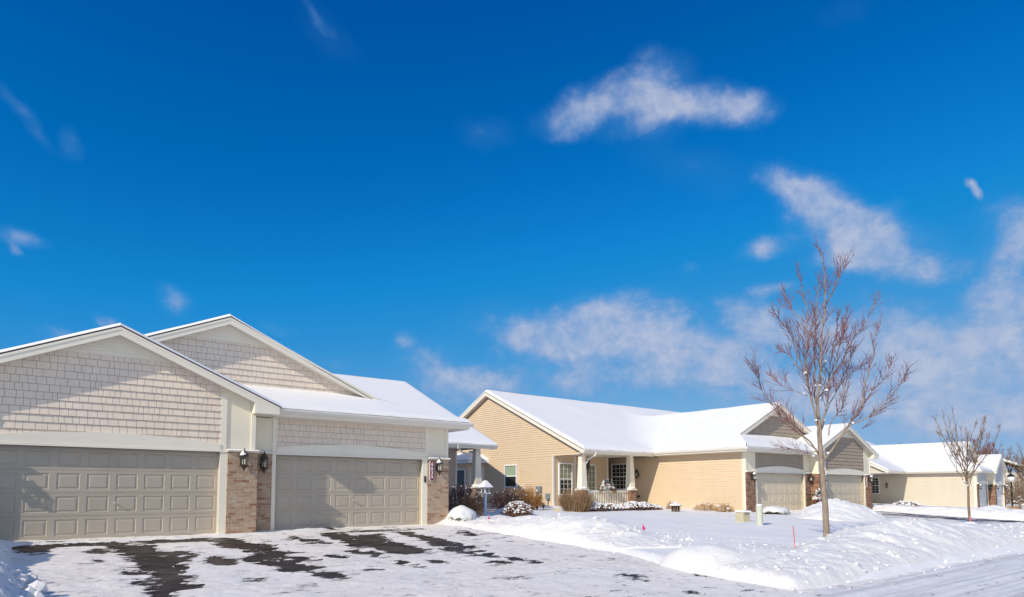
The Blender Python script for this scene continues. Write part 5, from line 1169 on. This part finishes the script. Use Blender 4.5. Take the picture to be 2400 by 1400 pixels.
# bright broken cloud added to the unseen sky behind the camera, as fill light
dt = nd(nt, 'ShaderNodeVectorMath', operation='DOT_PRODUCT'); tcb = nd(nt, 'ShaderNodeTexCoord'); nt.links.new(tcb.outputs['Generated'], dt.inputs[0]); dt.inputs[1].default_value = (.55, -.80, .22)
cn = noise(nt, tcb.outputs['Generated'], 3.0, 8, .6, .3)
ms = nd(nt, 'ShaderNodeMapRange', interpolation_type='SMOOTHSTEP'); ms.inputs[1].default_value = .35; ms.inputs[2].default_value = .95
nt.links.new(mathn(nt, 'ADD', dt.outputs['Value'], mathn(nt, 'MULTIPLY', mathn(nt, 'SUBTRACT', cn, .5), 1.2)), ms.inputs[0])
mb_ = nd(nt, 'ShaderNodeMixRGB'); nt.links.new(mathn(nt, 'MULTIPLY', ms.outputs[0], .36), mb_.inputs[0]); nt.links.new(sky_out, mb_.inputs[1]); mb_.inputs[2].default_value = (9.5, 8.8, 7.8, 1)
sky_out = mb_.outputs[0]

tc = nd(nt, 'ShaderNodeTexCoord'); sp = nd(nt, 'ShaderNodeSeparateXYZ'); nt.links.new(tc.outputs['Generated'], sp.inputs[0])
azn = mathn(nt, 'ARCTAN2', sp.outputs[0], sp.outputs[1]); eln = mathn(nt, 'ARCSINE', sp.outputs[2])
cb = nd(nt, 'ShaderNodeCombineXYZ'); nt.links.new(azn, cb.inputs[0]); nt.links.new(eln, cb.inputs[1]); ae = cb.outputs[0]
nw = nd(nt, 'ShaderNodeTexNoise'); nw.inputs['Scale'].default_value = 9; nw.inputs['Detail'].default_value = 6; nt.links.new(ae, nw.inputs['Vector'])
wv = nd(nt, 'ShaderNodeVectorMath', operation='MULTIPLY_ADD'); nt.links.new(nw.outputs['Color'], wv.inputs[0]); wv.inputs[1].default_value = (.09,.06,0); wv.inputs[2].default_value = (-.045,-.03,0)
wa = nd(nt, 'ShaderNodeVectorMath', operation='ADD'); nt.links.new(ae, wa.inputs[0]); nt.links.new(wv.outputs[0], wa.inputs[1])
tot = None
for a, e, rx, ry, rt, am in CLOUDS:
    mp = mapping(nt, wa.outputs[0], (rx, ry, 1), (a, e, 0), (0, 0, rt), 'TEXTURE')
    ln = nd(nt, 'ShaderNodeVectorMath', operation='LENGTH'); nt.links.new(mp, ln.inputs[0])
    mr = nd(nt, 'ShaderNodeMapRange', interpolation_type='SMOOTHSTEP'); mr.inputs[1].default_value = 1.65; mr.inputs[2].default_value = .0; mr.inputs[3].default_value = 0; mr.inputs[4].default_value = am
    nt.links.new(ln.outputs['Value'], mr.inputs[0])
    tot = mr.outputs[0] if tot is None else mathn(nt, 'MAXIMUM' if False else 'ADD', tot, mr.outputs[0])
tot = mathn(nt, 'MINIMUM', tot, 1.25)
nz = noise(nt, mapping(nt, ae, (1,1.35,1)), 15, 12, .62, .35); nz2 = noise(nt, ae, 46, 8, .62, .3)
dn = mathn(nt, 'ADD', mathn(nt, 'MULTIPLY', mathn(nt, 'SUBTRACT', nz, .5), 2.1), mathn(nt, 'MULTIPLY', mathn(nt, 'SUBTRACT', nz2, .5), .75))
den = mathn(nt, 'ADD', tot, mathn(nt, 'MULTIPLY', dn, mathn(nt, 'MINIMUM', mathn(nt, 'MULTIPLY', tot, 2.5), 1.0)))
cm = nd(nt, 'ShaderNodeMapRange', interpolation_type='SMOOTHSTEP'); cm.inputs[1].default_value = .18; cm.inputs[2].default_value = 1.75; nt.links.new(den, cm.inputs[0])
veil = nd(nt, 'ShaderNodeMapRange'); veil.inputs[1].default_value = .05; veil.inputs[2].default_value = 1.2; veil.inputs[4].default_value = .42; nt.links.new(tot, veil.inputs[0])
fac = mathn(nt, 'MULTIPLY', cm.outputs[0], .78)
vl = nd(nt, 'ShaderNodeMixRGB'); nt.links.new(veil.outputs[0], vl.inputs[0]); nt.links.new(sky_out, vl.inputs[1]); vl.inputs[2].default_value = (.9, 2.7, 5.3, 1); sky_out = vl.outputs[0]
csc = nd(nt, 'ShaderNodeVectorMath', operation='SCALE'); csc.inputs['Scale'].default_value = 4.9
mxc = nd(nt, 'ShaderNodeMixRGB'); nt.links.new(fac, mxc.inputs[0]); nt.links.new(sky_out, mxc.inputs[1]); nt.links.new(ramp(nt, mathn(nt, 'ADD', mathn(nt, 'MULTIPLY', den, .42), mathn(nt, 'MULTIPLY', nz2, .35)), [(.25, (.44,.56,.92)), (.85, (.86,.90,1.10))]), csc.inputs[0]); nt.links.new(csc.outputs[0], mxc.inputs[2])
nt.links.new(mxc.outputs[0], bg.inputs[0]); bg.inputs[1].default_value = .10
W.cycles.sampling_method = 'MANUAL'; W.cycles.sample_map_resolution = 512
L = bpy.data.lights.new('sun', 'SUN'); L.energy = 2.98; L.angle = R(.55); L.color = (1.0,.90,.75)
so = bpy.data.objects.new('sun', L); col.objects.link(so); so.rotation_euler = TR.to_track_quat('-Z', 'Y').to_euler()
cam = bpy.data.cameras.new('camera'); co = bpy.data.objects.new('camera', cam); col.objects.link(co)
cam.sensor_width = 36; cam.lens = 36*1520/2400; cam.shift_x = 0; cam.shift_y = (1043.7-700)/2400; cam.clip_end = 3000; cam.clip_start = .1
co.location = (0, 0, 1.65); co.rotation_euler = (R(94.0), 0, 0); S.camera = co
S.view_settings.view_transform = 'Standard'; S.view_settings.look = 'None'; S.view_settings.exposure = 0.38; S.view_settings.gamma = 1
S.cycles.use_denoising = True; S.cycles.max_bounces = 6; S.cycles.transparent_max_bounces = 8; S.cycles.sample_clamp_indirect = 4
S.render.resolution_x = 1024; S.render.resolution_y = 597
